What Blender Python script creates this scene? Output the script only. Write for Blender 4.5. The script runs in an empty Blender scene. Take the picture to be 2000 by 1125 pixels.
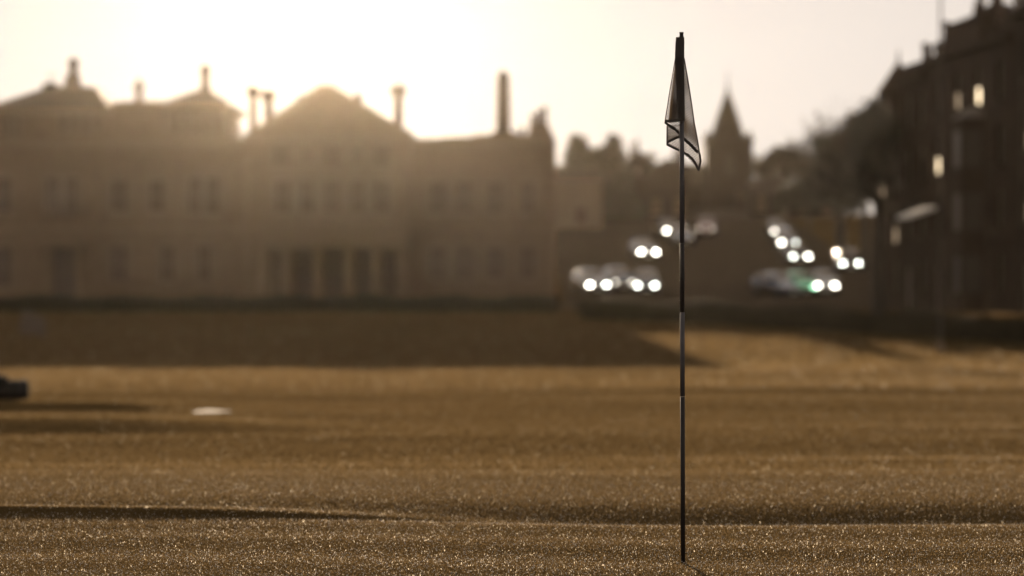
import bpy, bmesh, math, random
import numpy as np
from mathutils import Vector, Matrix

# ------------------------------------------------------------------ camera, sky, sun, exposure
sc = bpy.context.scene
R = math.radians
F = 4920.0 / 2000.0 * 36.0          # focal length for a 36 mm sensor
CAMH = 1.08
cam_d = bpy.data.cameras.new('camera')
cam = bpy.data.objects.new('camera', cam_d)
sc.collection.objects.link(cam)
cam.location = (0, 0, CAMH)
cam.rotation_euler = (R(90), 0, 0)
cam_d.sensor_width = 36
cam_d.lens = F
cam_d.shift_y = 4.5 / 2000
cam_d.clip_end = 3000
cam_d.dof.use_dof = True
cam_d.dof.focus_distance = 10.0
cam_d.dof.aperture_fstop = 1.8
cam_d.dof.aperture_blades = 0
sc.camera = cam

SUN_X, SUN_T = -0.082, 0.134        # sun direction: sideways and upward tangent, seen straight ahead
SUN_EL = math.atan(SUN_T / math.hypot(1, SUN_X))
SUN_AZ = math.atan2(SUN_X, 1)       # from +Y towards +X
w = bpy.data.worlds.new('World'); sc.world = w
w.use_nodes = True
nt = w.node_tree; nt.nodes.clear()
sky = nt.nodes.new('ShaderNodeTexSky'); sky.sky_type = 'NISHITA'
sky.sun_disc = False
sky.sun_elevation = SUN_EL
sky.sun_rotation = SUN_AZ
sky.air_density = 1.0; sky.dust_density = 3.0; sky.ozone_density = 1.0
hs = nt.nodes.new('ShaderNodeHueSaturation'); hs.inputs['Saturation'].default_value = 0.2
ti = nt.nodes.new('ShaderNodeMix'); ti.data_type = 'RGBA'; ti.blend_type = 'MULTIPLY'
ti.inputs['Factor'].default_value = 1.0
ti.inputs['B'].default_value = (1.0, 0.905, 0.835, 1)
bg = nt.nodes.new('ShaderNodeBackground'); bg.inputs['Strength'].default_value = 0.15
wo = nt.nodes.new('ShaderNodeOutputWorld')
gm = nt.nodes.new('ShaderNodeGamma'); gm.inputs['Gamma'].default_value = 0.16   # thin cloud evens the sky out
nt.links.new(sky.outputs[0], gm.inputs['Color'])
nt.links.new(gm.outputs[0], hs.inputs['Color'])
nt.links.new(hs.outputs[0], ti.inputs['A'])
# faint streaks of high thin cloud over the whole dome
wtc = nt.nodes.new('ShaderNodeTexCoord'); wmp = nt.nodes.new('ShaderNodeMapping'); wmp.inputs['Scale'].default_value = (3.0, 3.0, 14.0)
wns = nt.nodes.new('ShaderNodeTexNoise'); wns.inputs['Scale'].default_value = 1.6; wns.inputs['Detail'].default_value = 5
wrg = nt.nodes.new('ShaderNodeMapRange'); wrg.inputs['To Min'].default_value = 0.93; wrg.inputs['To Max'].default_value = 1.07
wml = nt.nodes.new('ShaderNodeMix'); wml.data_type = 'RGBA'; wml.blend_type = 'MULTIPLY'; wml.inputs['Factor'].default_value = 1.0
nt.links.new(wtc.outputs['Generated'], wmp.inputs['Vector']); nt.links.new(wmp.outputs[0], wns.inputs['Vector'])
nt.links.new(wns.outputs['Fac'], wrg.inputs['Value'])
nt.links.new(ti.outputs['Result'], wml.inputs['A']); nt.links.new(wrg.outputs[0], wml.inputs['B'])
nt.links.new(wml.outputs['Result'], bg.inputs['Color'])
nt.links.new(bg.outputs[0], wo.inputs['Surface'])

sun_d = bpy.data.lights.new('sun', 'SUN')
sun_d.energy = 2.8; sun_d.angle = R(0.53); sun_d.color = (1.0, 0.78, 0.56)
sun = bpy.data.objects.new('sun', sun_d); sc.collection.objects.link(sun)
sun.location = (-40, 300, 60)
sdir = Vector((SUN_X, 1, SUN_T)).normalized()
sun.rotation_euler = sdir.to_track_quat('Z', 'Y').to_euler()

sc.view_settings.view_transform = 'Standard'
sc.view_settings.look = 'None'
sc.view_settings.exposure = 1.68
sc.view_settings.gamma = 1.0
sc.view_settings.use_curve_mapping = False
sc.render.engine = 'CYCLES'
sc.cycles.use_denoising = True
sc.cycles.sample_clamp_indirect = 10
sc.cycles.max_bounces = 6
sc.cycles.transparent_max_bounces = 24
sc.cycles.caustics_reflective = False
sc.cycles.caustics_refractive = False

rng = np.random.default_rng(7)
random.seed(7)
FP = 4920.0
def PX(px, D): return (px - 1000) * D / FP
def PZ(py, D): return CAMH + (567 - py) * D / FP

# ------------------------------------------------------------------ materials
MATS = {}
def mat(name, col, rough=0.8, metal=0.0, spec=0.5, noise=None, bump=None, coat=0.0, emit=None, col2=None, obj=True):
    if name in MATS: return MATS[name]
    m = bpy.data.materials.new(name); m.use_nodes = True
    n = m.node_tree.nodes; l = m.node_tree.links
    b = n['Principled BSDF']
    b.inputs['Base Color'].default_value = (*col, 1)
    b.inputs['Roughness'].default_value = rough
    b.inputs['Metallic'].default_value = metal
    b.inputs['Specular IOR Level'].default_value = spec
    if coat: b.inputs['Coat Weight'].default_value = coat; b.inputs['Coat Roughness'].default_value = 0.08
    if noise or bump:
        tc = n.new('ShaderNodeTexCoord')
    if noise:
        t = n.new('ShaderNodeTexNoise'); t.inputs['Scale'].default_value = noise
        t.inputs['Detail'].default_value = 6
        cr = n.new('ShaderNodeValToRGB')
        c2 = col2 or tuple(c * 0.6 for c in col)
        cr.color_ramp.elements[0].position = 0.3; cr.color_ramp.elements[0].color = (*c2, 1)
        cr.color_ramp.elements[1].position = 0.7; cr.color_ramp.elements[1].color = (*col, 1)
        l.new(tc.outputs['Object'], t.inputs['Vector'])
        l.new(t.outputs['Fac'], cr.inputs['Fac'])
        l.new(cr.outputs['Color'], b.inputs['Base Color'])
    if bump:
        t2 = n.new('ShaderNodeTexNoise'); t2.inputs['Scale'].default_value = bump[0]
        t2.inputs['Detail'].default_value = 4
        bp = n.new('ShaderNodeBump'); bp.inputs['Strength'].default_value = bump[1]
        bp.inputs['Distance'].default_value = bump[2]
        l.new(tc.outputs['Object'], t2.inputs['Vector'])
        l.new(t2.outputs['Fac'], bp.inputs['Height'])
        l.new(bp.outputs['Normal'], b.inputs['Normal'])
    if emit:
        b.inputs['Emission Color'].default_value = (*emit[0], 1)
        b.inputs['Emission Strength'].default_value = emit[1]
    MATS[name] = m
    return m

STONE = mat('stone', (0.175, 0.117, 0.066), 0.85, noise=1.3, col2=(0.145, 0.095, 0.053), bump=(6, 0.4, 0.03))
TRIM = mat('trim_stone', (0.19, 0.127, 0.073), 0.8, noise=2.0, col2=(0.165, 0.11, 0.063))
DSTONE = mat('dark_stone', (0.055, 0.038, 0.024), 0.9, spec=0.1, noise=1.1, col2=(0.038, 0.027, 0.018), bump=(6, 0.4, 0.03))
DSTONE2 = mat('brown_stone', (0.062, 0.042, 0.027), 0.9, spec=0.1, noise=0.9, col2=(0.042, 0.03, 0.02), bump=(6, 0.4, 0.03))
HARL = mat('harling', (0.24, 0.18, 0.12), 0.9, spec=0.1, noise=3.0, col2=(0.2, 0.15, 0.1))
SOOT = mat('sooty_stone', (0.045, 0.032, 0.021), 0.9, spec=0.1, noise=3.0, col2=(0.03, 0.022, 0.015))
SLATE = mat('slate', (0.065, 0.046, 0.03), 0.8, spec=0.1, noise=4.0, col2=(0.045, 0.032, 0.021), bump=(10, 0.5, 0.03))
LEAD = mat('lead', (0.13, 0.10, 0.07), 0.6, noise=2.0)
CLAY = mat('chimney_clay', (0.10, 0.06, 0.037), 0.8, noise=5.0)
IRON = mat('iron', (0.04, 0.035, 0.03), 0.5, metal=0.3)
BAYGLASS = mat('bay_glass', (0.06, 0.045, 0.03), 0.35, spec=0.15)
GLASS = mat('window_glass', (0.10, 0.067, 0.038), 0.1, spec=0.5)
GREYB = mat('board_grey', (0.15, 0.115, 0.085), 0.8, spec=0.1, noise=4.0)
POLEG = mat('pole_paint', (0.11, 0.09, 0.07), 0.8, spec=0.1, noise=4.0)
FRAMEW = mat('painted_frame', (0.26, 0.18, 0.11), 0.5, noise=6.0)
DFRAME = mat('dark_frame', (0.07, 0.05, 0.032), 0.7, spec=0.1, noise=6.0)
DOORM = mat('door_paint', (0.11, 0.073, 0.043), 0.4, noise=5.0)
GLINTPANE = mat('glint_pane', (0.3, 0.25, 0.2), 0.3, emit=((1.0, 0.78, 0.5), 1.3))  # glowing panes stand in for sun glints on the row, no lamps behind
GLINTPANE2 = mat('dim_glint_pane', (0.3, 0.25, 0.2), 0.3, emit=((1.0, 0.74, 0.48), 0.22))
ASPH = mat('asphalt', (0.07, 0.052, 0.034), 1.0, spec=0.0, noise=2.0, bump=(40, 0.3, 0.01))
PAVE = mat('pavement_slab', (0.10, 0.075, 0.05), 1.0, spec=0.0, noise=3.0)
BARK = mat('bark', (0.055, 0.043, 0.03), 0.9, noise=6.0)
LEAFD = mat('evergreen_leaf', (0.05, 0.048, 0.022), 0.6, noise=1.0, col2=(0.03, 0.03, 0.014))
LEAFB = mat('dry_leaf', (0.09, 0.062, 0.028), 0.7, noise=1.0, col2=(0.05, 0.035, 0.016))
WHITEP = mat('white_paint', (0.72, 0.68, 0.62), 0.45, noise=4.0, col2=(0.62, 0.58, 0.52))
PALE_PATCH = mat('pale_patch_tone', (0.2, 0.145, 0.09), 0.9, spec=0.1, noise=6.0, col2=(0.14, 0.1, 0.06))
BAGM = mat('bag_fabric', (0.028, 0.024, 0.02), 0.8, spec=0.1, noise=12.0)
BAGT = mat('bag_trim', (0.03, 0.027, 0.024), 0.7, spec=0.1)
STEEL = mat('steel', (0.5, 0.48, 0.45), 0.25, metal=1.0)

# ------------------------------------------------------------------ helpers
COL = sc.collection
def tag(o, label, cat, group=None):
    o['label'] = label; o['category'] = cat
    if group: o['group'] = group
    return o
def struct(o): o['kind'] = 'structure'; return o
def empty(name, loc=(0, 0, 0), rz=0.0):
    o = bpy.data.objects.new(name, None); COL.objects.link(o)
    o.location = loc; o.rotation_euler = (0, 0, rz); o.empty_display_size = 0.2
    return o
class MB:
    def __init__(s): s.v = []; s.f = []
    def add(s, vs, fs):
        k = len(s.v); s.v += [tuple(v) for v in vs]; s.f += [tuple(i + k for i in f) for f in fs]; return s
    def box(s, x0, x1, y0, y1, z0, z1):
        return s.add([(x0,y0,z0),(x1,y0,z0),(x1,y1,z0),(x0,y1,z0),(x0,y0,z1),(x1,y0,z1),(x1,y1,z1),(x0,y1,z1)],
                     [(0,3,2,1),(4,5,6,7),(0,1,5,4),(1,2,6,5),(2,3,7,6),(3,0,4,7)])
    def frustum(s, a, b):
        # a, b = (x0,x1,y0,y1,z)
        x0,x1,y0,y1,z0 = a; X0,X1,Y0,Y1,z1 = b
        return s.add([(x0,y0,z0),(x1,y0,z0),(x1,y1,z0),(x0,y1,z0),(X0,Y0,z1),(X1,Y0,z1),(X1,Y1,z1),(X0,Y1,z1)],
                     [(0,3,2,1),(4,5,6,7),(0,1,5,4),(1,2,6,5),(2,3,7,6),(3,0,4,7)])
    def lathe(s, cx, cy, prof, n=12):
        vs = []; fs = []
        for (r, z) in prof:
            for i in range(n):
                a = 2*math.pi*i/n; vs.append((cx+r*math.cos(a), cy+r*math.sin(a), z))
        for j in range(len(prof)-1):
            for i in range(n):
                i2 = (i+1) % n
                fs.append((j*n+i, j*n+i2, (j+1)*n+i2, (j+1)*n+i))
        fs.append(tuple(reversed(range(n)))); fs.append(tuple((len(prof)-1)*n+i for i in range(n)))
        return s.add(vs, fs)
    def tube(s, p, q, r0, r1, n=6):
        p = Vector(p); q = Vector(q); d = (q-p)
        if d.length < 1e-6: return s
        d.normalize(); u = d.orthogonal().normalized(); v = d.cross(u)
        vs = []
        for c, r in ((p, r0), (q, r1)):
            for i in range(n):
                a = 2*math.pi*i/n; vs.append(c + u*r*math.cos(a) + v*r*math.sin(a))
        fs = [(i, (i+1) % n, n+(i+1) % n, n+i) for i in range(n)]
        fs += [tuple(reversed(range(n))), tuple(range(n, 2*n))]
        return s.add(vs, fs)
    def prism(s, poly, y0, y1):
        # poly in (x,z) counter-clockwise seen from -y
        n = len(poly)
        vs = [(x, y0, z) for x, z in poly] + [(x, y1, z) for x, z in poly]
        fs = [tuple(range(n)), tuple(reversed(range(n, 2*n)))]
        fs += [(i, n+i, n+(i+1) % n, (i+1) % n) for i in range(n)]
        return s.add(vs, fs)
    def mesh(s, name, smooth=False):
        me = bpy.data.meshes.new(name); me.from_pydata(s.v, [], s.f)
        if smooth: me.polygons.foreach_set('use_smooth', [True]*len(me.polygons))
        me.update(); return me
    def build(s, name, m, parent=None, smooth=False, loc=None):
        me = s.mesh(name, smooth); me.materials.append(m)
        return link(name, me, parent, loc)
def link(name, me, parent=None, loc=None):
    o = bpy.data.objects.new(name, me); COL.objects.link(o)
    if parent: o.parent = parent
    if loc: o.location = loc
    return o
def np_mesh(name, V, Fc, m, parent=None, smooth=False):
    V = np.asarray(V, dtype=np.float32); Fc = np.asarray(Fc, dtype=np.int32)
    me = bpy.data.meshes.new(name)
    nv, nf, k = len(V), len(Fc), Fc.shape[1]
    me.vertices.add(nv); me.vertices.foreach_set('co', V.ravel())
    me.loops.add(nf*k); me.loops.foreach_set('vertex_index', Fc.ravel())
    me.polygons.add(nf)
    me.polygons.foreach_set('loop_start', np.arange(0, nf*k, k, dtype=np.int32))
    me.polygons.foreach_set('loop_total', np.full(nf, k, dtype=np.int32))
    if smooth: me.polygons.foreach_set('use_smooth', np.ones(nf, dtype=bool))
    me.update(calc_edges=True); me.validate()
    me.materials.append(m)
    return link(name, me, parent)

# ------------------------------------------------------------------ terrain
PROF = [(-40,0.0),(8.5,0.0),(11.2,0.0),(11.75,-0.002),(11.95,-0.03),(12.12,-0.055),(12.25,-0.049),(12.62,0.0),(12.9,0.012),
        (13.5,0.005),(15,-0.03),(17,-0.10),(20,-0.18),(25,-0.26),(30,-0.34),(38,-0.42),(46,-0.47),(50,-0.50),(55,-0.64),
        (62,-0.92),(70,-1.27),(80,-1.66),(90,-1.9),(98,-1.96),(106,-1.86),(120,-1.42),(137,-0.88),(146,-0.28),(150,-0.06),
        (153,0.0),(164,0.02),(190,2.6),(220,5.6),(245,7.9),(270,9.3),(300,10),(340,10.4),(700,10.6)]
pd = np.array([p[0] for p in PROF]); pz = np.array([p[1] for p in PROF])
# smooth the profile on a dense grid with a width growing with distance
_d = np.concatenate([np.arange(-40, 20, 0.02), np.arange(20, 700, 0.1)])
_z = np.interp(_d, pd, pz)
def _smooth(d, z):
    out = z.copy()
    for lo, hi, step, win in ((-40, 20, 0.02, 9), (20, 700, 0.1, 41)):
        i = np.where((d >= lo) & (d < hi))[0]
        seg = np.pad(z[i], win, mode='edge')
        k = np.ones(2*win+1)/(2*win+1)
        out[i] = np.convolve(seg, k, mode='valid')
    return out
_zs = _smooth(_d, _z)
def sstep(a, b, x):
    t = np.clip((x-a)/(b-a), 0, 1); return t*t*(3-2*t)
_waves = []
for i in range(26):
    L = rng.uniform(1.6, 9.0); a = rng.normal(0, 0.55) + math.pi/2
    _waves.append((math.cos(a)*2*math.pi/L*0.55, math.sin(a)*2*math.pi/L, rng.uniform(0, 6.28), 0.0016*L))
def height(X, Y):
    X = np.asarray(X, dtype=float); Y = np.asarray(Y, dtype=float)
    # the hollow behind the green wanders and flattens to the left
    sh = 0.18*np.sin(X*0.55+0.6) + 0.05*np.sin(X*2.1)
    Yw = Y + sh*np.exp(-((Y-12.6)/1.6)**2)
    z = np.interp(Yw, _d, _zs)
    k = 0.85*(1-sstep(-2.2, 0.9, X))
    z = z + k*0.066*np.exp(-((Yw-12.15)/0.24)**2)
    # thin turf step on the left
    st = (1-sstep(-1.6, 0.4, X))
    ye = 12.05 + 0.03*np.sin(X*1.7)
    z = z + st*0.022*(sstep(ye, ye+0.07, Yw) - sstep(ye+0.07, ye+0.9, Yw))
    # left banks
    l1 = (1-sstep(-4.6, -3.5, X - 0.1*np.sin(Y)))
    z = z + l1*0.10*(sstep(28.6, 29.1, Y) - sstep(29.6, 34, Y))
    l2 = (1-sstep(-4.2, -1.0, X))
    z = z + l2*0.13*(sstep(22.4, 23.6, Y) - sstep(23.8, 28.2, Y))
    # broad swells, gone on the green and at the road
    amp = sstep(13.2, 20, Y)*(1-sstep(120, 145, Y))
    amp2 = 0.35*(1-sstep(10.8, 12.0, Y))
    s = np.zeros_like(z)
    for kx, ky, ph, am in _waves:
        s = s + am*np.sin(kx*X+ky*Y+ph)
    z = z + s*(amp*0.38 + amp2*0.25)
    z = z + 0.005*np.sin(2*np.pi*(Y+0.25*np.sin(X*0.9))/0.95)*(1-sstep(11.0, 11.7, Y))
    # the hill only rises behind the club house and street
    return z
def H(x, y): return float(height(np.array([x]), np.array([y]))[0])

def axis(pts):
    out = []
    for a, b, st in pts: out += list(np.arange(a, b, st))
    out.append(pts[-1][1]); return np.array(out)
gx = axis([(-260,-100,10),(-100,-40,3),(-40,-14,0.8),(-14,-5,0.25),(-5,5,0.08),(5,14,0.25),(14,40,0.8),(40,100,3),(100,260,10)])
gy = axis([(-40,0,4),(0,8,0.5),(8,11.4,0.06),(11.4,13.6,0.03),(13.6,20,0.07),(20,32,0.14),(32,60,0.35),(60,150,1.2),(150,300,4),(300,520,12)])
GX, GY = np.meshgrid(gx, gy)
GZ = height(GX, GY)
nX, nY = len(gx), len(gy)
V = np.stack([GX.ravel(), GY.ravel(), GZ.ravel()], 1)
ii, jj = np.meshgrid(np.arange(nX-1), np.arange(nY-1))
b0 = (jj*nX+ii).ravel()
Fq = np.stack([b0, b0+1, b0+nX+1, b0+nX], 1)

def grass_mat():
    m = bpy.data.materials.new('turf'); m.use_nodes = True
    n = m.node_tree.nodes; l = m.node_tree.links; b = n['Principled BSDF']
    geo = n.new('ShaderNodeNewGeometry')
    mp = n.new('ShaderNodeMapping'); mp.inputs['Scale'].default_value = (0.35, 1.0, 1.0)
    l.new(geo.outputs['Position'], mp.inputs['Vector'])
    t = n.new('ShaderNodeTexNoise'); t.inputs['Scale'].default_value = 0.7; t.inputs['Detail'].default_value = 8
    t.inputs['Roughness'].default_value = 0.65
    l.new(mp.outputs[0], t.inputs['Vector'])
    cr = n.new('ShaderNodeValToRGB')
    cr.color_ramp.elements[0].position = 0.32; cr.color_ramp.elements[0].color = (0.058, 0.037, 0.014, 1)
    cr.color_ramp.elements[1].position = 0.70; cr.color_ramp.elements[1].color = (0.105, 0.067, 0.027, 1)
    l.new(t.outputs['Fac'], cr.inputs['Fac'])
    l.new(cr.outputs[0], b.inputs['Base Color'])
    b.inputs['Roughness'].default_value = 0.95
    b.inputs['Specular IOR Level'].default_value = 0.0
    t2 = n.new('ShaderNodeTexNoise'); t2.inputs['Scale'].default_value = 90; t2.inputs['Detail'].default_value = 3
    l.new(geo.outputs['Position'], t2.inputs['Vector'])
    bp = n.new('ShaderNodeBump'); bp.inputs['Strength'].default_value = 1.0; bp.inputs['Distance'].default_value = 0.012
    l.new(t2.outputs['Fac'], bp.inputs['Height'])
    l.new(bp.outputs['Normal'], b.inputs['Normal'])
    return m
TURF = grass_mat()
ground = struct(np_mesh('ground', V, Fq, TURF, smooth=True))

# ------------------------------------------------------------------ street sheets
def sheet(name, xs, ys, dz, m):
    X, Y = np.meshgrid(np.array(xs, float), np.array(ys, float))
    Z = height(X, Y)+dz
    a, b = len(xs), len(ys)
    V = np.stack([X.ravel(), Y.ravel(), Z.ravel()], 1)
    ii, jj = np.meshgrid(np.arange(a-1), np.arange(b-1)); q = (jj*a+ii).ravel()
    o = np_mesh(name, V, np.stack([q, q+1, q+a+1, q+a], 1), m, smooth=True)
    return struct(o)
sheet('road', np.arange(-80, 40, 2), np.arange(150.5, 157.1, 0.6), 0.03, ASPH)
sheet('pavement', np.arange(-80, 40, 2), [157.1, 158.0, 159.2], 0.12, PAVE)
sheet('street', np.arange(3.4, 27.0, 1.3), np.arange(159.4, 262, 2.0), 0.05, ASPH)
kb = MB().box(-80, 4, 156.95, 157.1, -0.1, 0.16); struct(kb.build('kerb', TRIM))

# ------------------------------------------------------------------ building kit (front face looks towards -Y, local coordinates)
def wall_front(parent, name, u0, u1, z0, z1, openings, m, y=0.0, depth=0.22):
    xs = sorted({u0, u1, *[o[0] for o in openings], *[o[1] for o in openings]})
    zs = sorted({z0, z1, *[o[2] for o in openings], *[o[3] for o in openings]})
    mb = MB()
    for i in range(len(xs)-1):
        for j in range(len(zs)-1):
            cx, cz = (xs[i]+xs[i+1])/2, (zs[j]+zs[j+1])/2
            if any(o[0] < cx < o[1] and o[2] < cz < o[3] for o in openings): continue
            mb.add([(xs[i],y,zs[j]),(xs[i+1],y,zs[j]),(xs[i+1],y,zs[j+1]),(xs[i],y,zs[j+1])], [(0,1,2,3)])
    for a, b, c, d in openings:
        for q in (((a,y,c),(a,y+depth,c),(b,y+depth,c),(b,y,c)), ((a,y,d),(b,y,d),(b,y+depth,d),(a,y+depth,d)),
                  ((a,y,c),(a,y,d),(a,y+depth,d),(a,y+depth,c)), ((b,y,c),(b,y+depth,c),(b,y+depth,d),(b,y,d))):
            mb.add(q, [(0,1,2,3)])
    return mb.build(name, m, parent)
WCACHE = {}
def window(parent, a, b, c, d, y=0.0, pane=None, bars=True, sill=True, depth=0.22, fm_=None):
    wd, ht = b-a, d-c
    key = (round(wd, 2), round(ht, 2), bars, fm_.name if fm_ else '')
    if key not in WCACHE:
        f = MB(); t = 0.07
        f.box(0, t, 0, 0.08, 0, ht).box(wd-t, wd, 0, 0.08, 0, ht).box(t, wd-t, 0, 0.08, 0, t).box(t, wd-t, 0, 0.08, ht-t, ht)
        if bars:
            f.box(wd/2-0.025, wd/2+0.025, 0.01, 0.07, t, ht-t)
            f.box(t, wd/2-0.025, 0.01, 0.07, ht*0.5-0.03, ht*0.5+0.03)
            f.box(wd/2+0.025, wd-t, 0.01, 0.07, ht*0.5-0.03, ht*0.5+0.03)
        fm = f.mesh('window'); fm.materials.append(fm_ or FRAMEW)
        p = MB().box(0.01, wd-0.01, 0.045, 0.065, 0.01, ht-0.01).mesh('pane')
        sl = MB().box(-0.12, wd+0.12, -0.30, 0.0, -0.14, -0.005).mesh('sill'); sl.materials.append(fm_ or TRIM)
        WCACHE[key] = (fm, p, sl)
    fm, p, sl = WCACHE[key]
    o = link('window', fm, parent, (a, y+depth-0.09, c))
    pm = pane or GLASS
    if pm in (GLINTPANE, GLINTPANE2):
        g_ = MB().box(0.09, wd-0.09, 0.030, 0.044, 0.09, ht*0.46).build('glint_sash', pm, o)
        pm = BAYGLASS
    k2 = (key, pm.name)
    if k2 not in WCACHE:
        q = p.copy(); q.materials.clear(); q.materials.append(pm); WCACHE[k2] = q
    link('pane', WCACHE[k2], o)
    if sill:
        link('sill', sl, o, (0, 0.09-depth+0.10, 0))
    return o
def shell(parent, name, u0, u1, y0, y1, z0, z1, m):
    # side, back walls and flat top without a front
    mb = MB()
    mb.add([(u0,y0,z0),(u0,y0,z1),(u0,y1,z1),(u0,y1,z0)], [(0,1,2,3)])
    mb.add([(u1,y0,z0),(u1,y1,z0),(u1,y1,z1),(u1,y0,z1)], [(0,1,2,3)])
    mb.add([(u0,y1,z0),(u0,y1,z1),(u1,y1,z1),(u1,y1,z0)], [(0,1,2,3)])
    mb.add([(u0,y0,z1),(u1,y0,z1),(u1,y1,z1),(u0,y1,z1)], [(0,1,2,3)])
    return mb.build(name, m, parent)
def chimney(parent, x0, x1, y0, y1, z0, z1, m, pots=2, mpot=None):
    mb = MB().box(x0, x1, y0, y1, z0, z1-0.3)
    mb.box(x0-0.08, x1+0.08, y0-0.08, y1+0.08, z1-0.3, z1-0.12)
    mb.box(x0+0.02, x1-0.02, y0+0.02, y1-0.02, z1-0.12, z1)
    c = mb.build('chimney', m, parent)
    for i in range(pots):
        px = x0 + (i+0.5)*(x1-x0)/pots
        ph = 0.62+0.5*((i*7+int(z1*10)) % 3)/2
        MB().lathe(px, (y0+y1)/2, [(0.2, z1), (0.17, z1+0.1), (0.15, z1+ph*.75), (0.2, z1+ph*.82), (0.2, z1+ph*.96), (0.13, z1+ph)], 10).build('chimney_pot', mpot or CLAY, c)
    return c

# ------------------------------------------------------------------ club house
D0 = 160.0
def cx(px): return PX(px, D0)
def cz(py): return PZ(py, D0)
club = empty('clubhouse', (0, D0, 0))
tag(club, 'long stone clubhouse with hipped roofs, tall chimneys and columned porch', 'building')
WT = cz(275)
def ops(list_):  # px rectangles to local
    return [(cx(a), cx(b), cz(d), cz(c)) for a, b, c, d in list_]
left_o = [(-120,-75,345,415),(-20,22,345,415),(88,118,345,415),(124,152,345,415),(215,250,350,415),(290,322,350,415),(366,394,345,418),(400,430,345,418),
          (-120,-75,480,560),(-20,22,480,560),(215,250,478,550),(312,342,478,550),(385,412,478,550),(104,146,486,590)]
right_o = [(838,872,352,418),(890,924,352,418),(950,984,352,418),(1016,1046,352,418),(838,872,480,546),(890,926,478,548),(950,984,480,546),(1016,1046,480,546)]
cen_o = [(536,570,288,326),(594,612,288,326),(633,669,288,326),(690,708,288,326),(730,764,288,326),
         (540,572,352,418),(588,618,352,418),(634,668,352,418),(688,716,352,418),(730,764,352,418)]
cen_g = [(540,566,492,580),(582,618,486,592),(636,674,486,592),(698,734,486,592),(752,776,492,580)]
wall_front(club, 'wall', cx(-260), cx(480), 0, WT, ops(left_o), STONE)
wall_front(club, 'wall', cx(803), cx(1085), 0, WT, ops(right_o), STONE)
wall_front(club, 'wall', cx(480), cx(803), 0, cz(266), ops(cen_o+cen_g), STONE, y=-1.3)
MB().box(cx(480), cx(480)+0.02, -1.298, 0, 0, cz(266)).build('wall', STONE, club)
MB().box(cx(803)-0.02, cx(803), -1.298, 0, 0, cz(266)).build('wall', STONE, club)
shell(club, 'wall', cx(-260), cx(1085), 0.0, 11.5, 0, WT-0.02, STONE)
for o in ops(left_o[:13]): window(club, *o)
for o in ops(right_o): window(club, *o)
for o in ops(cen_o): window(club, *o, y=-1.3)
for i, o in enumerate(ops(cen_g)):
    if i in (0, 4): window(club, *o, y=-1.3, sill=False)
    else:
        d = MB(); a, b, c, e = o
        d.box(a, b, -1.15, -1.09, c, e).box(a+0.1, (a+b)/2-0.06, -1.18, -1.15, c+0.2, e-0.5).box((a+b)/2+0.06, b-0.1, -1.18, -1.15, c+0.2, e-0.5)
        dd = d.build('door', DOORM, club)
        MB().box((a+b)/2+0.05, (a+b)/2+0.09, -1.24, -1.181, c+1.0, c+1.25).build('handle', STEEL, dd)
a, b, c, e = ops([left_o[13]])[0]
d = MB().box(a, b, 0.1, 0.16, c, e).box(a+0.12, b-0.12, 0.07, 0.1, c+0.3, e-1.0); dd = d.build('door', DOORM, club)
MB().box(b-0.3, b-0.24, 0.02, 0.1, c+1.0, c+1.2).build('handle', STEEL, dd)
# door hood with two small columns on the left
MB().box(a-0.6, b+0.6, -0.9, -0.003, e+0.1, e+0.42).box(a-0.7, b+0.7, -1.0, -0.003, e+0.42, e+0.55).build('door_hood', TRIM, club)
for x in (a-0.35, b+0.35):
    MB().lathe(x, -0.65, [(0.24, 0), (0.24, 0.2), (0.17, 0.25), (0.15, e-0.15), (0.22, e-0.05), (0.22, e+0.098)], 14).build('column', TRIM, club, smooth=False)
# string courses, plinth, cornice, quoins
for (x0, x1, y) in ((-260, 480, 0), (803, 1085, 0), (480, 803, -1.3)):
    A, B = cx(x0)+0.004, cx(x1)-0.004
    MB().box(A, B, y-0.10, y-0.002, cz(452), cz(442)).build('string_course', TRIM, club)
    MB().box(A, B, y-0.14, y-0.002, 0.0, 0.62).build('plinth', TRIM, club) if y == 0 and x0 != -260 else None
    if y == 0:
        MB().box(A, B, y-0.32, y-0.002, WT-0.36, WT-0.12).box(A, B, y-0.45, y-0.002, WT-0.12, WT+0.06).build('cornice', TRIM, club)
for k in range(16):
    z0 = 0.65 + k*0.56
    wq = 0.55 if k % 2 else 0.34
    MB().box(cx(1085)-wq, cx(1085)+0.03, -0.035, 0.5, z0, z0+0.5).build('quoin', TRIM, club)
    MB().box(cx(803)-wq, cx(803)+0.03, -1.335, -0.9, z0, z0+0.5).build('quoin', TRIM, club)
    MB().box(cx(480)-0.03, cx(480)+wq, -1.335, -0.9, z0, z0+0.5).build('quoin', TRIM, club)
# parapets of the right wing, stepping up
MB().box(cx(806), cx(866), 0.05, 0.5, WT+0.062, cz(271)).box(cx(866), cx(924), 0.05, 0.5, WT+0.062, cz(268)).box(cx(924), cx(1034), 0.05, 0.5, WT+0.062, cz(263)).build('parapet', STONE, club)
MB().frustum((cx(1030), cx(1084), 0.05, 6, WT+0.062), (cx(1036), cx(1072), 0.6, 5, cz(244))).build('parapet', STONE, club)
chimney(club, cx(1036), cx(1070), 1.0, 2.2, cz(250), cz(239), SOOT, 3)
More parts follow.
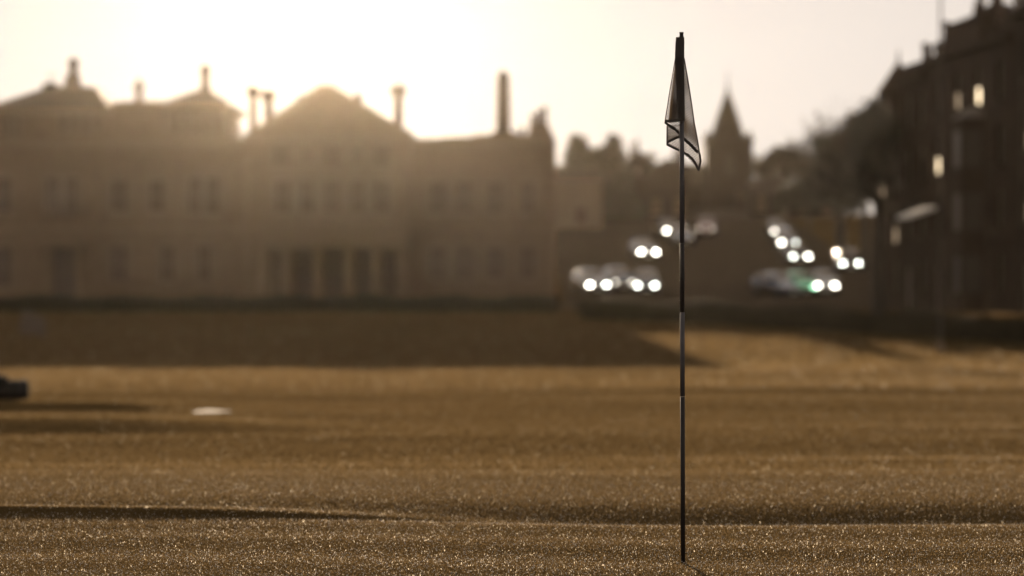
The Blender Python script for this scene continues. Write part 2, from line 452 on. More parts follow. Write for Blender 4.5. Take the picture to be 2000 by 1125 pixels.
# central block: low gabled roof with stepped top
zc = cz(262)
MB().box(cx(484), cx(807), -1.75, -1.302, zc-0.5, zc-0.25).box(cx(482), cx(809), -1.9, -1.302, zc-0.25, zc-0.1).build('cornice', TRIM, club)
ped = MB().prism([(cx(492), zc-0.1), (cx(801), zc-0.1), (cx(700), cz(200)), (cx(650), cz(173)), (cx(630), cz(173)), (cx(580), cz(208))], -1.28, -0.7)
ped.build('pediment', STONE, club)
rf = MB().prism([(cx(488), zc-0.098), (cx(809), zc-0.098), (cx(650), cz(171)), (cx(630), cz(171))], -0.69, 11.4).build('roof', SLATE, club)
MB().prism([(cx(488), zc-0.098), (cx(504), zc-0.095), (cx(634), cz(178)), (cx(646), cz(178)), (cx(793), zc-0.095), (cx(809), zc-0.098), (cx(650), cz(169)), (cx(630), cz(169))], -1.75, -1.285).build('raking_cornice', TRIM, club)
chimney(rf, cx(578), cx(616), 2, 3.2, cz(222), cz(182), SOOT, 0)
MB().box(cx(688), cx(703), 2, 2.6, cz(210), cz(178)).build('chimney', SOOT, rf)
# porch
yP = -4.1
MB().box(cx(512), cx(806), yP-0.3, -1.302, 0.0, 0.28).box(cx(506), cx(812), yP-0.9, -1.302, -0.15, 0.0).build('porch_step', TRIM, club)
for p in (526, 571, 628, 688, 741, 792):
    x = cx(p); zt = cz(484)
    MB().box(x-0.36, x+0.36, yP+0.04, yP+0.76, 0.281, 0.42).lathe(x, yP+0.4, [(0.33, 0.421), (0.33, 0.5), (0.27, 0.56), (0.28, 1.4), (0.23, zt-0.35), (0.23, zt-0.3), (0.31, zt-0.2), (0.31, zt-0.12)], 18).box(x-0.36, x+0.36, yP+0.04, yP+0.76, zt-0.119, zt).build('column', TRIM, club)
zt = cz(484)
MB().box(cx(514), cx(804), yP-0.02, -1.303, zt+0.002, zt+0.5).box(cx(510), cx(808), yP-0.22, -1.303, zt+0.5, zt+0.68).build('entablature', TRIM, club)
MB().box(cx(516), cx(802), yP+0.06, yP+0.30, zt+1.42, zt+1.56).box(cx(516), cx(802), yP+0.06, yP+0.30, zt+0.682, zt+0.80).build('balustrade_rail', TRIM, club)
bal = MB().lathe(0, 0, [(0.07, 0), (0.05, 0.08), (0.09, 0.22), (0.045, 0.45), (0.07, 0.6)], 8).mesh('baluster'); bal.materials.append(TRIM)
n = 34
for i in range(n):
    link('baluster', bal, club, (cx(520)+(cx(798)-cx(520))*i/(n-1), yP+0.18, zt+0.81))
# slim pinnacle shafts between the blocks
def shaft(px, ptop, pbase, r, y, tag_='pinnacle', parent=None):
    x, z1, z0 = cx(px), cz(ptop), cz(pbase)
    hgt = z1-z0
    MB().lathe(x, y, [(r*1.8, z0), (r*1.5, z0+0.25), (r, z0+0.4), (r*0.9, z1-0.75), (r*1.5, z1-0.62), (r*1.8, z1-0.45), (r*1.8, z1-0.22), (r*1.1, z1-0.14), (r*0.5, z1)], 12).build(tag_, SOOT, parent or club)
shaft(491, 164, 276, 0.26, 1.2)
shaft(523, 173, 262, 0.30, 0.6)
shaft(777, 164, 262, 0.30, 0.6)
MB().tube((cx(774.5), 0.6, cz(172)), (cx(774.5), 0.6, cz(148)), 0.035, 0.03).tube((cx(781), 0.6, cz(172)), (cx(781), 0.6, cz(146)), 0.035, 0.03).build('chimney_cowl', IRON, club)
# tall tapering chimney
ob = MB()
x = cx(983)
ob.frustum((x-0.48, x+0.48, 0.94, 1.9, WT-0.1), (x-0.36, x+0.36, 1.06, 1.78, cz(146)))
ob.frustum((x-0.36, x+0.36, 1.06, 1.78, cz(146)+0.001), (x-0.15, x+0.15, 1.27, 1.57, cz(135)))
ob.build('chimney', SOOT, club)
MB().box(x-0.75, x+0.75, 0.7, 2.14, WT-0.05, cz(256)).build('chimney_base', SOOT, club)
MB().tube((cx(1010), 1.5, WT), (cx(1010), 1.5, cz(246)), 0.05, 0.05).lathe(cx(1022), 1.6, [(0.2, WT), (0.18, cz(250)), (0.24, cz(247)), (0.2, cz(246))], 8).build('roof_vent', LEAD, club)
# left hip roof block
ze = cz(214)
MB().box(cx(-36), cx(212), 0.4, 14, WT-0.019, ze-0.25).build('attic_wall', STONE, club)
MB().box(cx(-42), cx(218), -0.1, 14.4, ze-0.249, ze).build('eaves', TRIM, club)
rl = MB().frustum((cx(-42), cx(218), -0.1, 14.4, ze+0.002), (cx(60), cx(152), 6.5, 8.2, cz(153))).build('roof', SLATE, club)
chimney(rl, cx(57), cx(82), 4.8, 6.2, cz(170), cz(150), SOOT, 0)
MB().tube((cx(66), 5.5, cz(148)), (cx(66), 5.5, cz(127)), 0.03, 0.025).tube((cx(71), 5.5, cz(148)), (cx(71), 5.5, cz(130)), 0.03, 0.025).tube((cx(62), 5.5, cz(131)), (cx(84), 5.5, cz(131)), 0.025, 0.025).build('aerial', IRON, rl)
xc = cx(107)
MB().frustum((xc-0.55, xc+0.55, 6.1, 7.1, cz(158)), (xc-0.36, xc+0.36, 6.25, 6.95, cz(128))).lathe(xc+0.03, 6.6, [(0.34, cz(128)+0.001), (0.27, cz(124)), (0.27, cz(114)), (0.34, cz(112)), (0.34, cz(101)), (0.18, cz(95))], 10).build('chimney', SOOT, rl)
def attic_glaze(x0, x1, z0, z1, y, n):
    a, b = cx(x0), cx(x1); wd = (b-a)/n
    for i in range(n):
        window(club, a+i*wd+0.05, a+(i+1)*wd-0.05, cz(z1), cz(z0), y=y-0.22, sill=False, bars=(n < 5))
attic_glaze(112, 198, 222, 258, 0.36, 4)
attic_glaze(4, 40, 228, 268, 0.36, 2)
attic_glaze(333, 432, 222, 262, 0.36, 5)
# link parapet with urn
MB().box(cx(212)+0.002, cx(322)-0.002, 0.5, 10, WT-0.018, cz(199)).build('attic_wall', STONE, club)
MB().box(cx(232), cx(316), 0.38, 10.2, cz(199)+0.001, cz(197)).build('parapet', TRIM, club)
x = cx(267)
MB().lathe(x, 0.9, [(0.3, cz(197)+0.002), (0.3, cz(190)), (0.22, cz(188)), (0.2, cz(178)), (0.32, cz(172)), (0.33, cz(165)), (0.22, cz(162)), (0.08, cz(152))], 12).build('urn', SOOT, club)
# small pavilion
MB().frustum((cx(322), cx(447), 0.35, 9.0, WT-0.018), (cx(325), cx(435), 0.5, 8.8, cz(214))).build('attic_wall', STONE, club)
MB().box(cx(317), cx(447), -0.1, 9.4, cz(214)+0.001, cz(204)).build('eaves', TRIM, club)
r2 = MB().frustum((cx(312), cx(452), -0.25, 9.6, cz(204)+0.001), (cx(379), cx(388), 4.4, 5.0, cz(162))).build('roof', SLATE, club)
MB().lathe(cx(383.5), 4.7, [(0.42, cz(166)), (0.32, cz(158)), (0.28, cz(152)), (0.27, cz(135)), (0.34, cz(132)), (0.34, cz(119)), (0.18, cz(113))], 10).build('finial', SOOT, r2)

# ------------------------------------------------------------------ row of tall houses along the right edge
def ROWX(D): return 37.05-0.11*D
def tenement(D, length, hgt, label, seed, X0=None, lit=(), storeys=4, m=DSTONE, gable=False):
    # front looks to -X; local +x runs towards the camera
    rr = random.Random(seed)
    e = empty('terraced_house', (ROWX(D) if X0 is None else X0, D, 0), -math.pi/2 + math.atan(0.11))
    tag(e, label, 'house', 'tall stone houses along the right side')
    L = length/2
    sh = (hgt-0.9)/storeys
    nb = max(2, int(length/3.3)); opn = []; pans = []
    for s in range(storeys):
        for i in range(nb):
            u = -L + (i+0.5)*length/nb; z0 = 0.95+s*sh
            opn.append((u-0.55, u+0.55, z0, z0+min(1.9, sh-0.95)))
            pans.append((s, i))
    dr = opn[0]; opn[0] = (dr[0], dr[1], 0.02, 2.3)
    wall_front(e, 'wall', -L, L, 0, hgt, opn, m)
    shell(e, 'wall', -L, L, 0, 10, 0, hgt-0.02, m)
    for k, o in enumerate(opn):
        if k == 0:
            dd = MB().box(o[0], o[1], 0.12, 0.18, o[2], o[3]).box(o[0]+0.15, o[1]-0.15, 0.09, 0.12, 0.3, 1.9).build('door', DOORM, e)
            MB().box(o[1]-0.2, o[1]-0.15, 0.05, 0.12, 1.0, 1.15).build('handle', STEEL, dd)
        else:
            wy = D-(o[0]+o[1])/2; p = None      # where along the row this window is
            for (ly, lz, lm) in GLINTS:
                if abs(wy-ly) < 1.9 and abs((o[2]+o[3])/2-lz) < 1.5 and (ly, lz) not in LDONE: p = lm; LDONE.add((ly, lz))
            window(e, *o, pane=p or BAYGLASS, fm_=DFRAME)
    MB().box(-L+0.004, L-0.004, -0.35, -0.003, hgt-0.3, hgt).build('cornice', m, e)
    MB().box(-L+0.004, L-0.004, -0.1, -0.003, sh+0.2, sh+0.42).build('string_course', m, e)
    # projecting bay with its own windows
    hasbay = length > 6
    if hasbay:
        bu = -L + (nb-0.5)*length/nb if seed % 2 else -L+length*0.62
        zb0, zb1 = 0.0, hgt*0.72
        bw, bd = 1.35, 1.0
        bm = MB()
        poly = [(bu-bw, -0.004), (bu-bw*0.55, -bd), (bu+bw*0.55, -bd), (bu+bw, -0.004)]
        vs = [(x, y, zb0) for x, y in poly]+[(x, y, zb1) for x, y in poly]
        bm.add(vs, [(0,1,5,4), (1,2,6,5), (2,3,7,6), (4,5,6,7)])
        bay = bm.build('bay', m, e)
        for s in range(max(1, storeys-1)):
            z0 = 0.95+s*sh; z1 = min(z0+1.8, zb1-0.2)
            if z1-z0 < 0.8: continue
            for (p, q) in ((0, 1), (1, 2), (2, 3)):
                A = Vector((poly[p][0], poly[p][1], 0)); B = Vector((poly[q][0], poly[q][1], 0))
                t = (B-A); nrm = Vector((t.y, -t.x, 0)).normalized()
                if nrm.y > 0: nrm = -nrm
                P, Q = A+t*0.14+nrm*0.02, A+t*0.86+nrm*0.02
                pm = BAYGLASS
                g = MB(); g.add([(P.x,P.y,z0),(Q.x,Q.y,z0),(Q.x,Q.y,z1),(P.x,P.y,z1)], [(0,1,2,3)])
                g.build('bay_pane', pm, bay)
        MB().add([(poly[0][0]-0.1, 0.0, zb1+0.001), (poly[1][0]-0.1, poly[1][1]-0.12, zb1+0.001), (poly[2][0]+0.1, poly[2][1]-0.12, zb1+0.001), (poly[3][0]+0.1, 0.0, zb1+0.001), (bu-0.3, -0.003, zb1+0.7), (bu+0.3, -0.003, zb1+0.7)],
                 [(0,1,4), (1,2,5,4), (2,3,5), (0,3,2,1)]).build('bay_roof', LEAD, e)
    # roof
    rt = hgt + (2.6 if gable else 1.5)
    rf = MB()
    rf.add([(-L,-0.2,hgt+0.001),(L,-0.2,hgt+0.001),(L,10,hgt+0.001),(-L,10,hgt+0.001),(-L+0.01,4.5,rt),(L-0.01,4.5,rt)],
           [(0,1,5,4),(2,3,4,5),(1,2,5),(3,0,4),(0,3,2,1)])
    rfo = rf.build('roof', SLATE, e)
    return e, rfo, L
LP, LD = GLINTPANE, GLINTPANE2
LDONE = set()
GLINTS = [(127, 10.8, LP), (130.3, 10.1, LD), (130.3, 7.3, LP), (133.6, 7.0, LP), (126.8, 7.9, LP), (119.5, 6.4, LD), (124.5, 7.0, LD), (143.5, 7.6, LD), (141.5, 4.6, LD), (116.0, 7.2, LD)]  # where along the row a window glint is painted by emission
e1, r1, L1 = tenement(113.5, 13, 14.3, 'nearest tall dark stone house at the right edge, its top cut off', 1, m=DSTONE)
e2, r2_, L2 = tenement(127.5, 14.5, 13.4, 'tall dark house with crenellated chimney block and brightest painted window glints', 2, m=DSTONE2)
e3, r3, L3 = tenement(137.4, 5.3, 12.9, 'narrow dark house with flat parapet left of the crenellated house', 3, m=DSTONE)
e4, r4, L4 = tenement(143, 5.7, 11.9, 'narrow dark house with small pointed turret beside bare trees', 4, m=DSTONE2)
# roof pieces: chimney blocks with pots, parapets, turret
chimney(r1, -6.3, -4.6, 0.3, 1.6, 14.1, 15.6, DSTONE, 4)
chimney(r1, -3.4, -0.8, 0.3, 1.6, 14.1, 16.6, DSTONE, 5)
chimney(r1, 0.4, 3.4, 0.3, 1.6, 14.1, 18.0, DSTONE, 4)
chimney(r1, -4.3, -3.7, 3.0, 4.0, 14.4, 17.0, DSTONE, 2)
chimney(r2_, 2.6, 4.0, 0.3, 1.4, 13.1, 14.0, DSTONE2, 3)
chimney(r2_, -3.6, -2.2, 1.0, 2.0, 14.4, 15.3, DSTONE2, 3)
chimney(r2_, -0.6, 1.0, 1.0, 2.0, 14.4, 15.5, DSTONE2, 3)
MB().box(-4.4, 2.0, 0.1, 3.0, 13.41, 14.5).build('parapet', DSTONE2, e2)
for k in range(7):
    MB().box(-4.4+k*0.98, -3.9+k*0.98, 0.1, 0.7, 14.501, 14.95).build('merlon', DSTONE2, e2)
chimney(r2_, -7.0, -5.8, 0.3, 1.4, 13.1, 14.3, DSTONE2, 2)
chimney(r2_, 4.8, 6.8, 0.3, 1.6, 13.1, 14.3, DSTONE2, 3)
MB().box(-2.6, 2.6, 0.05, 0.5, 12.905, 13.5).build('parapet', DSTONE, e3)
chimney(r3, -2.3, -1.0, 0.6, 1.8, 12.7, 13.7, DSTONE, 3)
MB().lathe(1.6, 0.2, [(0.95, 9.0), (1.05, 9.5), (1.05, 12.1), (1.25, 12.2), (0.75, 12.9), (0.08, 13.9), (0.03, 14.6)], 14).build('turret', DSTONE2, e4)
chimney(r4, -2.4, -1.4, 0.3, 1.5, 11.7, 12.6, DSTONE2, 2)
# pale canopy on the nearest pair of houses
MB().add([(-7.2,-1.7,5.05),(-4.3,-1.7,5.05),(-4.3,-0.36,5.5),(-7.2,-0.36,5.5),(-7.2,-1.7,4.85),(-4.3,-1.7,4.85),(-4.3,-0.36,5.3),(-7.2,-0.36,5.3)],
         [(0,1,2,3),(7,6,5,4),(0,4,5,1),(1,5,6,2),(2,6,7,3),(3,7,4,0)]).build('canopy', WHITEP, e2)

# ------------------------------------------------------------------ houses and church on the hill
def cottage(name, px0, px1, py_eave, py_ridge, D, label, m, depth=9, gable_front=False, chim=True, cat='house', rz=0, openings=True):
    x0, x1 = PX(px0, D), PX(px1, D); c = (x0+x1)/2; wd = x1-x0
    base = H(c, D) - 0.3
    e = empty(name, (c, D, base), rz)
    tag(e, label, cat)
    ze, zr = PZ(py_eave, D)-base, PZ(py_ridge, D)-base
    hw = wd/2
    opn = []
    if openings:
        nn = max(2, int(wd/3.0)); s = 0
        while 0.9+s*2.9+1.5 < ze:
            for i in range(nn):
                u = -hw+(i+0.5)*wd/nn; opn.append((u-0.5, u+0.5, 0.9+s*2.9, 0.9+s*2.9+1.45))
            s += 1
    wall_front(e, 'wall', -hw, hw, 0, ze, opn, m)
    shell(e, 'wall', -hw, hw, 0, depth, 0, ze-0.02, m)
    for o in opn: window(e, *o)
    if gable_front:
        MB().prism([(-hw, ze+0.001), (hw, ze+0.001), (0, zr-0.15)], 0.0, depth).build('gable', m, e)
        r = MB(); r.prism([(-hw-0.3, ze-0.08), (-hw-0.3, ze-0.26), (0, zr-0.145), (hw+0.3, ze-0.26), (hw+0.3, ze-0.08), (0, zr+0.05)], -0.25, depth+0.2)
        ro = r.build('roof', SLATE, e)
    else:
        ro = MB().add([(-hw-0.2,-0.3,ze+0.003),(hw+0.2,-0.3,ze+0.003),(hw+0.2,depth+0.3,ze+0.003),(-hw-0.2,depth+0.3,ze+0.003),(-hw+0.3,depth/2,zr),(hw-0.3,depth/2,zr)],
                      [(0,1,5,4),(2,3,4,5),(1,2,5),(3,0,4),(0,3,2,1)]).build('roof', SLATE, e)
    if chim:
        chimney(ro, hw-1.3, hw-0.4, depth/2-0.6, depth/2+0.6, zr-0.8, zr+0.9, m, 2)
    return e
cottage('house', 1012, 1176, 352, 318, 232, 'pale harled house just right of the clubhouse corner', HARL, 10, chim=False)  # left end lengthened unseen behind the clubhouse to shade the lawn
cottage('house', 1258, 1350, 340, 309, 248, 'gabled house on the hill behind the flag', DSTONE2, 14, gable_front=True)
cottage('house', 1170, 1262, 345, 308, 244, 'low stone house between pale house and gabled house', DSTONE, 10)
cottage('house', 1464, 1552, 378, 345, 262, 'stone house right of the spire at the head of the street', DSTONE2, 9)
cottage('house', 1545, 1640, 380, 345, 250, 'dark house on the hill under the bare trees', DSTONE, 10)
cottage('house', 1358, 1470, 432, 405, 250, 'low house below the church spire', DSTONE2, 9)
# church
D = 266.0; xk = PX(1425, D); bz = H(xk, D)-0.4
ch = empty('church', (xk, D, bz)); tag(ch, 'church with square tower and tall pointed stone spire', 'church')
hw = 45*D/FP; zt = PZ(278, D)-bz
o_ = [(-0.5, 0.5, zt-3.6, zt-1.2)]
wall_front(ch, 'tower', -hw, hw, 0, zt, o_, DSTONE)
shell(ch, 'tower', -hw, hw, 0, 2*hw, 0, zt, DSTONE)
lv = window(ch, *o_[0], sill=False, pane=BAYGLASS, fm_=DFRAME)
MB().box(-hw-0.15, hw+0.15, -0.15, 2*hw+0.15, zt+0.001, zt+0.35).build('cornice', DSTONE, ch)
for sx in (-1, 1):
    for yy in (0.25, 2*hw-0.25):
        MB().frustum((sx*(hw-0.25)-0.3, sx*(hw-0.25)+0.3, yy-0.3, yy+0.3, zt+0.351), (sx*(hw-0.25)-0.06, sx*(hw-0.25)+0.06, yy-0.06, yy+0.06, zt+1.3)).build('pinnacle', DSTONE, ch)
sw = 35*D/FP; zs_ = PZ(170, D)-bz
sp = MB().lathe(0, hw, [(sw*1.02, zt+0.352), (sw*0.55, zt+0.35+(zs_-zt)*0.48), (0.07, zs_)], 8).build('spire', DSTONE, ch)
MB().lathe(0, hw, [(0.06, zs_), (0.2, zs_+0.25), (0.05, zs_+0.5), (0.04, zs_+1.9)], 6).build('finial', IRON, sp)
MB().box(-hw-9, -hw-0.01, 1.5, 9, 0, zt*0.42).build('nave', DSTONE, ch)
MB().prism([(-hw-9.3, zt*0.42+0.001), (-hw-0.02, zt*0.42+0.001), (-hw-0.02, zt*0.42+2.6), (-hw-9.3, zt*0.42+2.6)], 5.2, 5.3).build('roof_ridge', LEAD, ch)
MB().add([(-hw-9.3,1.2,zt*0.42+0.002),(-hw-0.02,1.2,zt*0.42+0.002),(-hw-0.02,9.3,zt*0.42+0.002),(-hw-9.3,9.3,zt*0.42+0.002),(-hw-9.3,5.25,zt*0.42+2.7),(-hw-0.02,5.25,zt*0.42+2.7)],
         [(0,1,5,4),(2,3,4,5),(1,2,5),(3,0,4),(0,3,2,1)]).build('roof', SLATE, ch)

# ------------------------------------------------------------------ trees
def tree(name, px, py_top, D, wpx, label, seed, leafm, conic=False, nleaf=2600, leaf=0.32, bare=False, py_low=None):
    r = np.random.default_rng(seed); rr = random.Random(seed)
    x = PX(px, D); zb = H(x, D)-0.1; h = PZ(py_top, D)-zb; hw = wpx*D/FP/2
    e = empty(name, (x, D, zb)); tag(e, label, 'tree', 'trees on the hill behind the street')
    tk = MB(); tips = []
    def grow(p, d, ln, rad, lev):
        q = p + d*ln
        tk.tube(p, q, rad, rad*0.62, 6 if lev < 2 else 4)
        if lev >= (5 if bare else 3) or rad < 0.012:
            tips.append(q); return
        for k in range(rr.choice((2, 3, 3)) if lev else 5):
            a = Vector((rr.gauss(0, 1), rr.gauss(0, 1), rr.gauss(0.35, 0.6))).normalized()
            nd = (d*0.75 + a*0.75).normalized()
            s = p.lerp(q, rr.uniform(0.55, 1.0)); grow(s, nd, ln*rr.uniform(0.6, 0.82), rad*0.58, lev+1)
    if conic:
        tk.tube((0,0,0), (0,0,h*0.96), h*0.022, 0.02, 8)
        for k in range(22):
            zz = h*(0.12+0.8*k/22); a = k*2.4
            tk.tube((0,0,zz), (math.cos(a)*hw*0.8*(1-zz/h)+0.01, math.sin(a)*hw*0.8*(1-zz/h), zz+0.3), 0.05, 0.015, 4)
    else:
        tk.tube((0,0,0), (0,0,h*0.3), h*0.030, h*0.022, 8)
        grow(Vector((0,0,h*0.28)), Vector((0,0,1)), h*0.24, h*0.02, 0)
    tk.build('trunk', BARK, e)
    # leaf faces in clumps
    C = []
    if conic:
        for k in range(150):
            t = r.random()**0.7; zz = h*(1-0.9*t); rad = hw*(0.12+0.95*t**0.8)*r.uniform(0.5, 1.02); a = r.uniform(0, 6.283)
            C.append((math.cos(a)*rad, math.sin(a)*rad, zz, 0.45+0.5*t))
    else:
        for q in tips:
            C.append((q.x, q.y, q.z, 0.9 if not bare else 0.7))
        for k in range(30):
            a = r.uniform(0, 6.283); ph = r.uniform(-0.5, 1.5); s = r.uniform(0.55, 1.0)
            C.append((math.cos(a)*math.cos(ph)*hw*s, math.sin(a)*math.cos(ph)*hw*s, h*0.62+math.sin(ph)*h*0.36*s, 0.9))
    C = np.array(C)
    if not conic:   # fit the crown to its own size
        m_ = np.abs(C[:, :2]).max(); C[:, :2] *= hw/max(m_, 0.1); C[:, 2] = np.minimum(C[:, 2], h*0.97)
    idx = r.integers(0, len(C), nleaf)
    P = C[idx, :3] + r.normal(0, 1, (nleaf, 3))*C[idx, 3:4]*0.42
    P[:, 2] = np.clip(P[:, 2], h*0.08, h)
    u = r.normal(0, 1, (nleaf, 3)); u /= np.linalg.norm(u, axis=1, keepdims=True)
    v = np.cross(u, r.normal(0, 1, (nleaf, 3))); v /= np.linalg.norm(v, axis=1, keepdims=True)
    s = (leaf*r.uniform(0.6, 1.3, (nleaf, 1)))
    Vv = np.stack([P-u*s*0.5, P+v*s*0.28, P+u*s*0.5, P-v*s*0.28], 1).reshape(-1, 3)
    Fv = np.arange(nleaf*4).reshape(-1, 4)
    np_mesh('crown', Vv, Fv, leafm, e)
    return e
tree('evergreen_tree', 1130, 261, 236, 82, 'pointed dark evergreen next to the clubhouse corner', 11, LEAFD, True, 9000, 0.42)
tree('evergreen_tree', 1196, 262, 240, 92, 'pointed dark evergreen left of the flag', 12, LEAFD, True, 9000, 0.42)
tree('broadleaf_tree', 1162, 290, 246, 120, 'low rounded tree between the two pointed evergreens', 13, LEAFD, False, 8000, 0.42)
tree('broadleaf_tree', 1245, 300, 250, 100, 'small thin crowned tree right of the evergreens', 14, LEAFB, False, 2200, 0.5)
tree('broadleaf_tree', 1352, 322, 350, 90, 'low bushy tree left of the church tower', 15, LEAFB, False, 2600, 0.55)
tree('broadleaf_tree', 1500, 294, 300, 90, 'thin tree close to the right side of the spire', 16, LEAFB, False, 3600, 0.45, bare=True)
tree('broadleaf_tree', 1545, 276, 290, 105, 'round crowned tree right of the church', 17, LEAFB, False, 6500, 0.45, bare=True)
tree('broadleaf_tree', 1592, 298, 275, 110, 'tree with open crown between round tree and the row', 18, LEAFB, False, 6500, 0.42, bare=True)
tree('bare_tree', 1640, 192, 205, 120, 'tall thin branched tree leaning over the street end', 19, LEAFB, False, 3800, 0.22, bare=True)
tree('bare_tree', 1690, 190, 190, 130, 'tall thin branched tree against the end of the house row', 20, LEAFB, False, 6500, 0.24, bare=True)
tree('broadleaf_tree', 1645, 240, 196, 150, 'dense dark tree below the tall thin branched trees', 21, LEAFD, False, 14000, 0.36)
tree('broadleaf_tree', 1712, 186, 172, 130, 'dense dark tree touching the turreted house', 22, LEAFD, False, 14000, 0.36)
tree('bare_tree', 1716, 168, 139, 110, 'thin branched tree standing in front of the turreted house', 24, LEAFD, False, 9000, 0.17, bare=True)
tree('broadleaf_tree', 1580, 350, 232, 120, 'low dense tree at the right kerb of the street', 23, LEAFD, False, 9000, 0.36)

# ------------------------------------------------------------------ cars
def paint(name, col, metal=0.0):
    return mat(name, col, 0.22, metal=metal, spec=0.6, coat=1.0)
PAINTS = {'dark grey': paint('paint_grey', (0.06, 0.06, 0.06), 0.6), 'black': paint('paint_black', (0.015, 0.015, 0.015)),
          'silver': paint('paint_silver', (0.22, 0.21, 0.20), 0.8), 'dark blue': paint('paint_blue', (0.02, 0.025, 0.05), 0.4),
          'green': paint('paint_green', (0.10, 0.55, 0.25), 1.0), 'white': paint('paint_white', (0.32, 0.30, 0.27)), 'dark red': paint('paint_red', (0.15, 0.02, 0.015), 0.4)}
TYRE = mat('tyre', (0.02, 0.02, 0.02), 0.85)
LAMP = mat('headlamp_glass', (0.6, 0.6, 0.58), 0.15, spec=0.8, coat=1.0)
LAMPGLINT = mat('headlamp_glint', (0.6, 0.6, 0.58), 0.15, emit=((1.0, 0.97, 0.84), 9.0))  # headlamps glow in place of sun glints on the cars
for _k, _c, _e in ((1, (1.0, 0.93, 0.78), 12.0), (2, (0.95, 1.0, 0.88), 14.0), (3, (1.0, 0.9, 0.74), 6.0), (4, (0.4, 1.0, 0.6), 2.6)):
    mat('headlamp_glint_%d' % _k, (0.6, 0.6, 0.58), 0.15, emit=(_c, _e))
GLINTDIM = mat('headlamp_faint_glint', (0.6, 0.6, 0.58), 0.15, emit=((1.0, 0.9, 0.7), 1.2))
TAILM = mat('tail_lamp', (0.25, 0.02, 0.015), 0.2, coat=1.0)
PLATE = mat('plate', (0.6, 0.58, 0.5), 0.5)
TRIMB = mat('black_trim', (0.02, 0.02, 0.02), 0.5)
_car = {}
def car_meshes():
    # stations along y (front at -2.1): y, half width, belt z, roof z, roof half width
    S = [(-2.12,.60,.52,.58,.50),(-2.08,.78,.62,.70,.60),(-1.75,.86,.72,.84,.68),(-1.1,.89,.86,.97,.70),(-0.78,.90,.92,1.04,.68),
         (-0.15,.90,.95,1.42,.60),(0.35,.90,.96,1.49,.60),(1.05,.90,.97,1.46,.60),(1.62,.88,.97,1.30,.58),(2.0,.84,.95,1.00,.60),(2.10,.74,.80,.86,.55)]
    mb = MB(); rows = []
    for (y, hw, zb, zr, rw) in S:
        half = [(0, .22), (hw*.86, .22), (hw, .34), (hw*1.01, zb*.68+.05), (hw*.965, zb), (rw+(hw*.965-rw)*.35, zb+(zr-zb)*.62), (rw, zr-.035), (rw*.6, zr), (0, zr+.02)]
        ring = [(x, y, z) for x, z in half] + [(-x, y, z) for x, z in reversed(half[1:-1])]
        rows.append(ring)
    k = len(rows[0]); vs = [p for r_ in rows for p in r_]; fs = []
    for j in range(len(rows)-1):
        for i in range(k):
            i2 = (i+1) % k; fs.append((j*k+i, (j+1)*k+i, (j+1)*k+i2, j*k+i2))
    fs.append(tuple(range(k))); fs.append(tuple(reversed([(len(rows)-1)*k+i for i in range(k)])))
    mb.add(vs, fs)
    _car['body'] = mb.mesh('body', True)
    g = MB()
    g.add([(-.66,-.80,1.05),(.66,-.80,1.05),(.56,-.17,1.40),(-.56,-.17,1.40)], [(0,1,2,3)]); _car['windscreen'] = g.mesh('windscreen')
    _car['rear'] = MB().add([(-.55,1.68,1.27),(.55,1.68,1.27),(.56,2.00,1.03),(-.56,2.00,1.03)], [(0,1,2,3),]).mesh('rear_window')
    for s, nm in ((-1, 'side_l'), (1, 'side_r')):
        _car[nm] = MB().add([(s*.885,-.62,1.0),(s*.885,.40,1.0),(s*.70,.40,1.38),(s*.72,-.12,1.34)], [(0,1,2,3)]).add([(s*.885,.47,1.0),(s*.87,1.5,1.02),(s*.70,1.32,1.34),(s*.70,.47,1.38)], [(0,1,2,3)]).mesh('side_window')
    def cyl(name, r, wd, prof=None):
        m = MB(); n = 20; vs = []; 
        P = prof or [(r*.93, -wd/2), (r, -wd/2+.03), (r, wd/2-.03), (r*.93, wd/2)]
        for (q, x) in P:
            for i in range(n): a = 2*math.pi*i/n; vs.append((x, q*math.cos(a), q*math.sin(a)))
        fs = [(j*n+i, j*n+(i+1) % n, (j+1)*n+(i+1) % n, (j+1)*n+i) for j in range(len(P)-1) for i in range(n)]
        fs += [tuple(reversed(range(n))), tuple(range((len(P)-1)*n, len(P)*n))]
        return m.add(vs, fs).mesh(name)
    _car['tyre'] = cyl('tyre', .32, .22); _car['rim'] = cyl('rim', .2, .23)
    L = MB(); n = 10
    vs = [(0,-.05,0)]+[(.14*math.cos(a), .0, .075*math.sin(a)) for a in [2*math.pi*i/n for i in range(n)]]
    L.add(vs, [(0, 1+(i+1) % n, 1+i) for i in range(n)]); _car['lamp'] = L.mesh('headlight', True)
    _car['tail'] = MB().box(-.12, .12, 0, .05, -.09, .09).mesh('tail_light')
    _car['mirror'] = MB().box(-.09, .09, -.05, .05, -.06, .06).mesh('mirror')
    _car['grille'] = MB().box(-.42, .42, -.03, .03, -.07, .07).mesh('grille')
    _car['plate'] = MB().box(-.26, .26, -.012, .012, -.055, .055).mesh('number_plate')
    _car['bumper'] = MB().box(-.72, .72, -.05, .07, -.08, .08).mesh('bumper')
car_meshes()
def cpart(key, name, m, parent, loc=(0, 0, 0)):
    me = _car[key].copy(); me.materials.clear(); me.materials.append(m)
    return link(name, me, parent, loc)
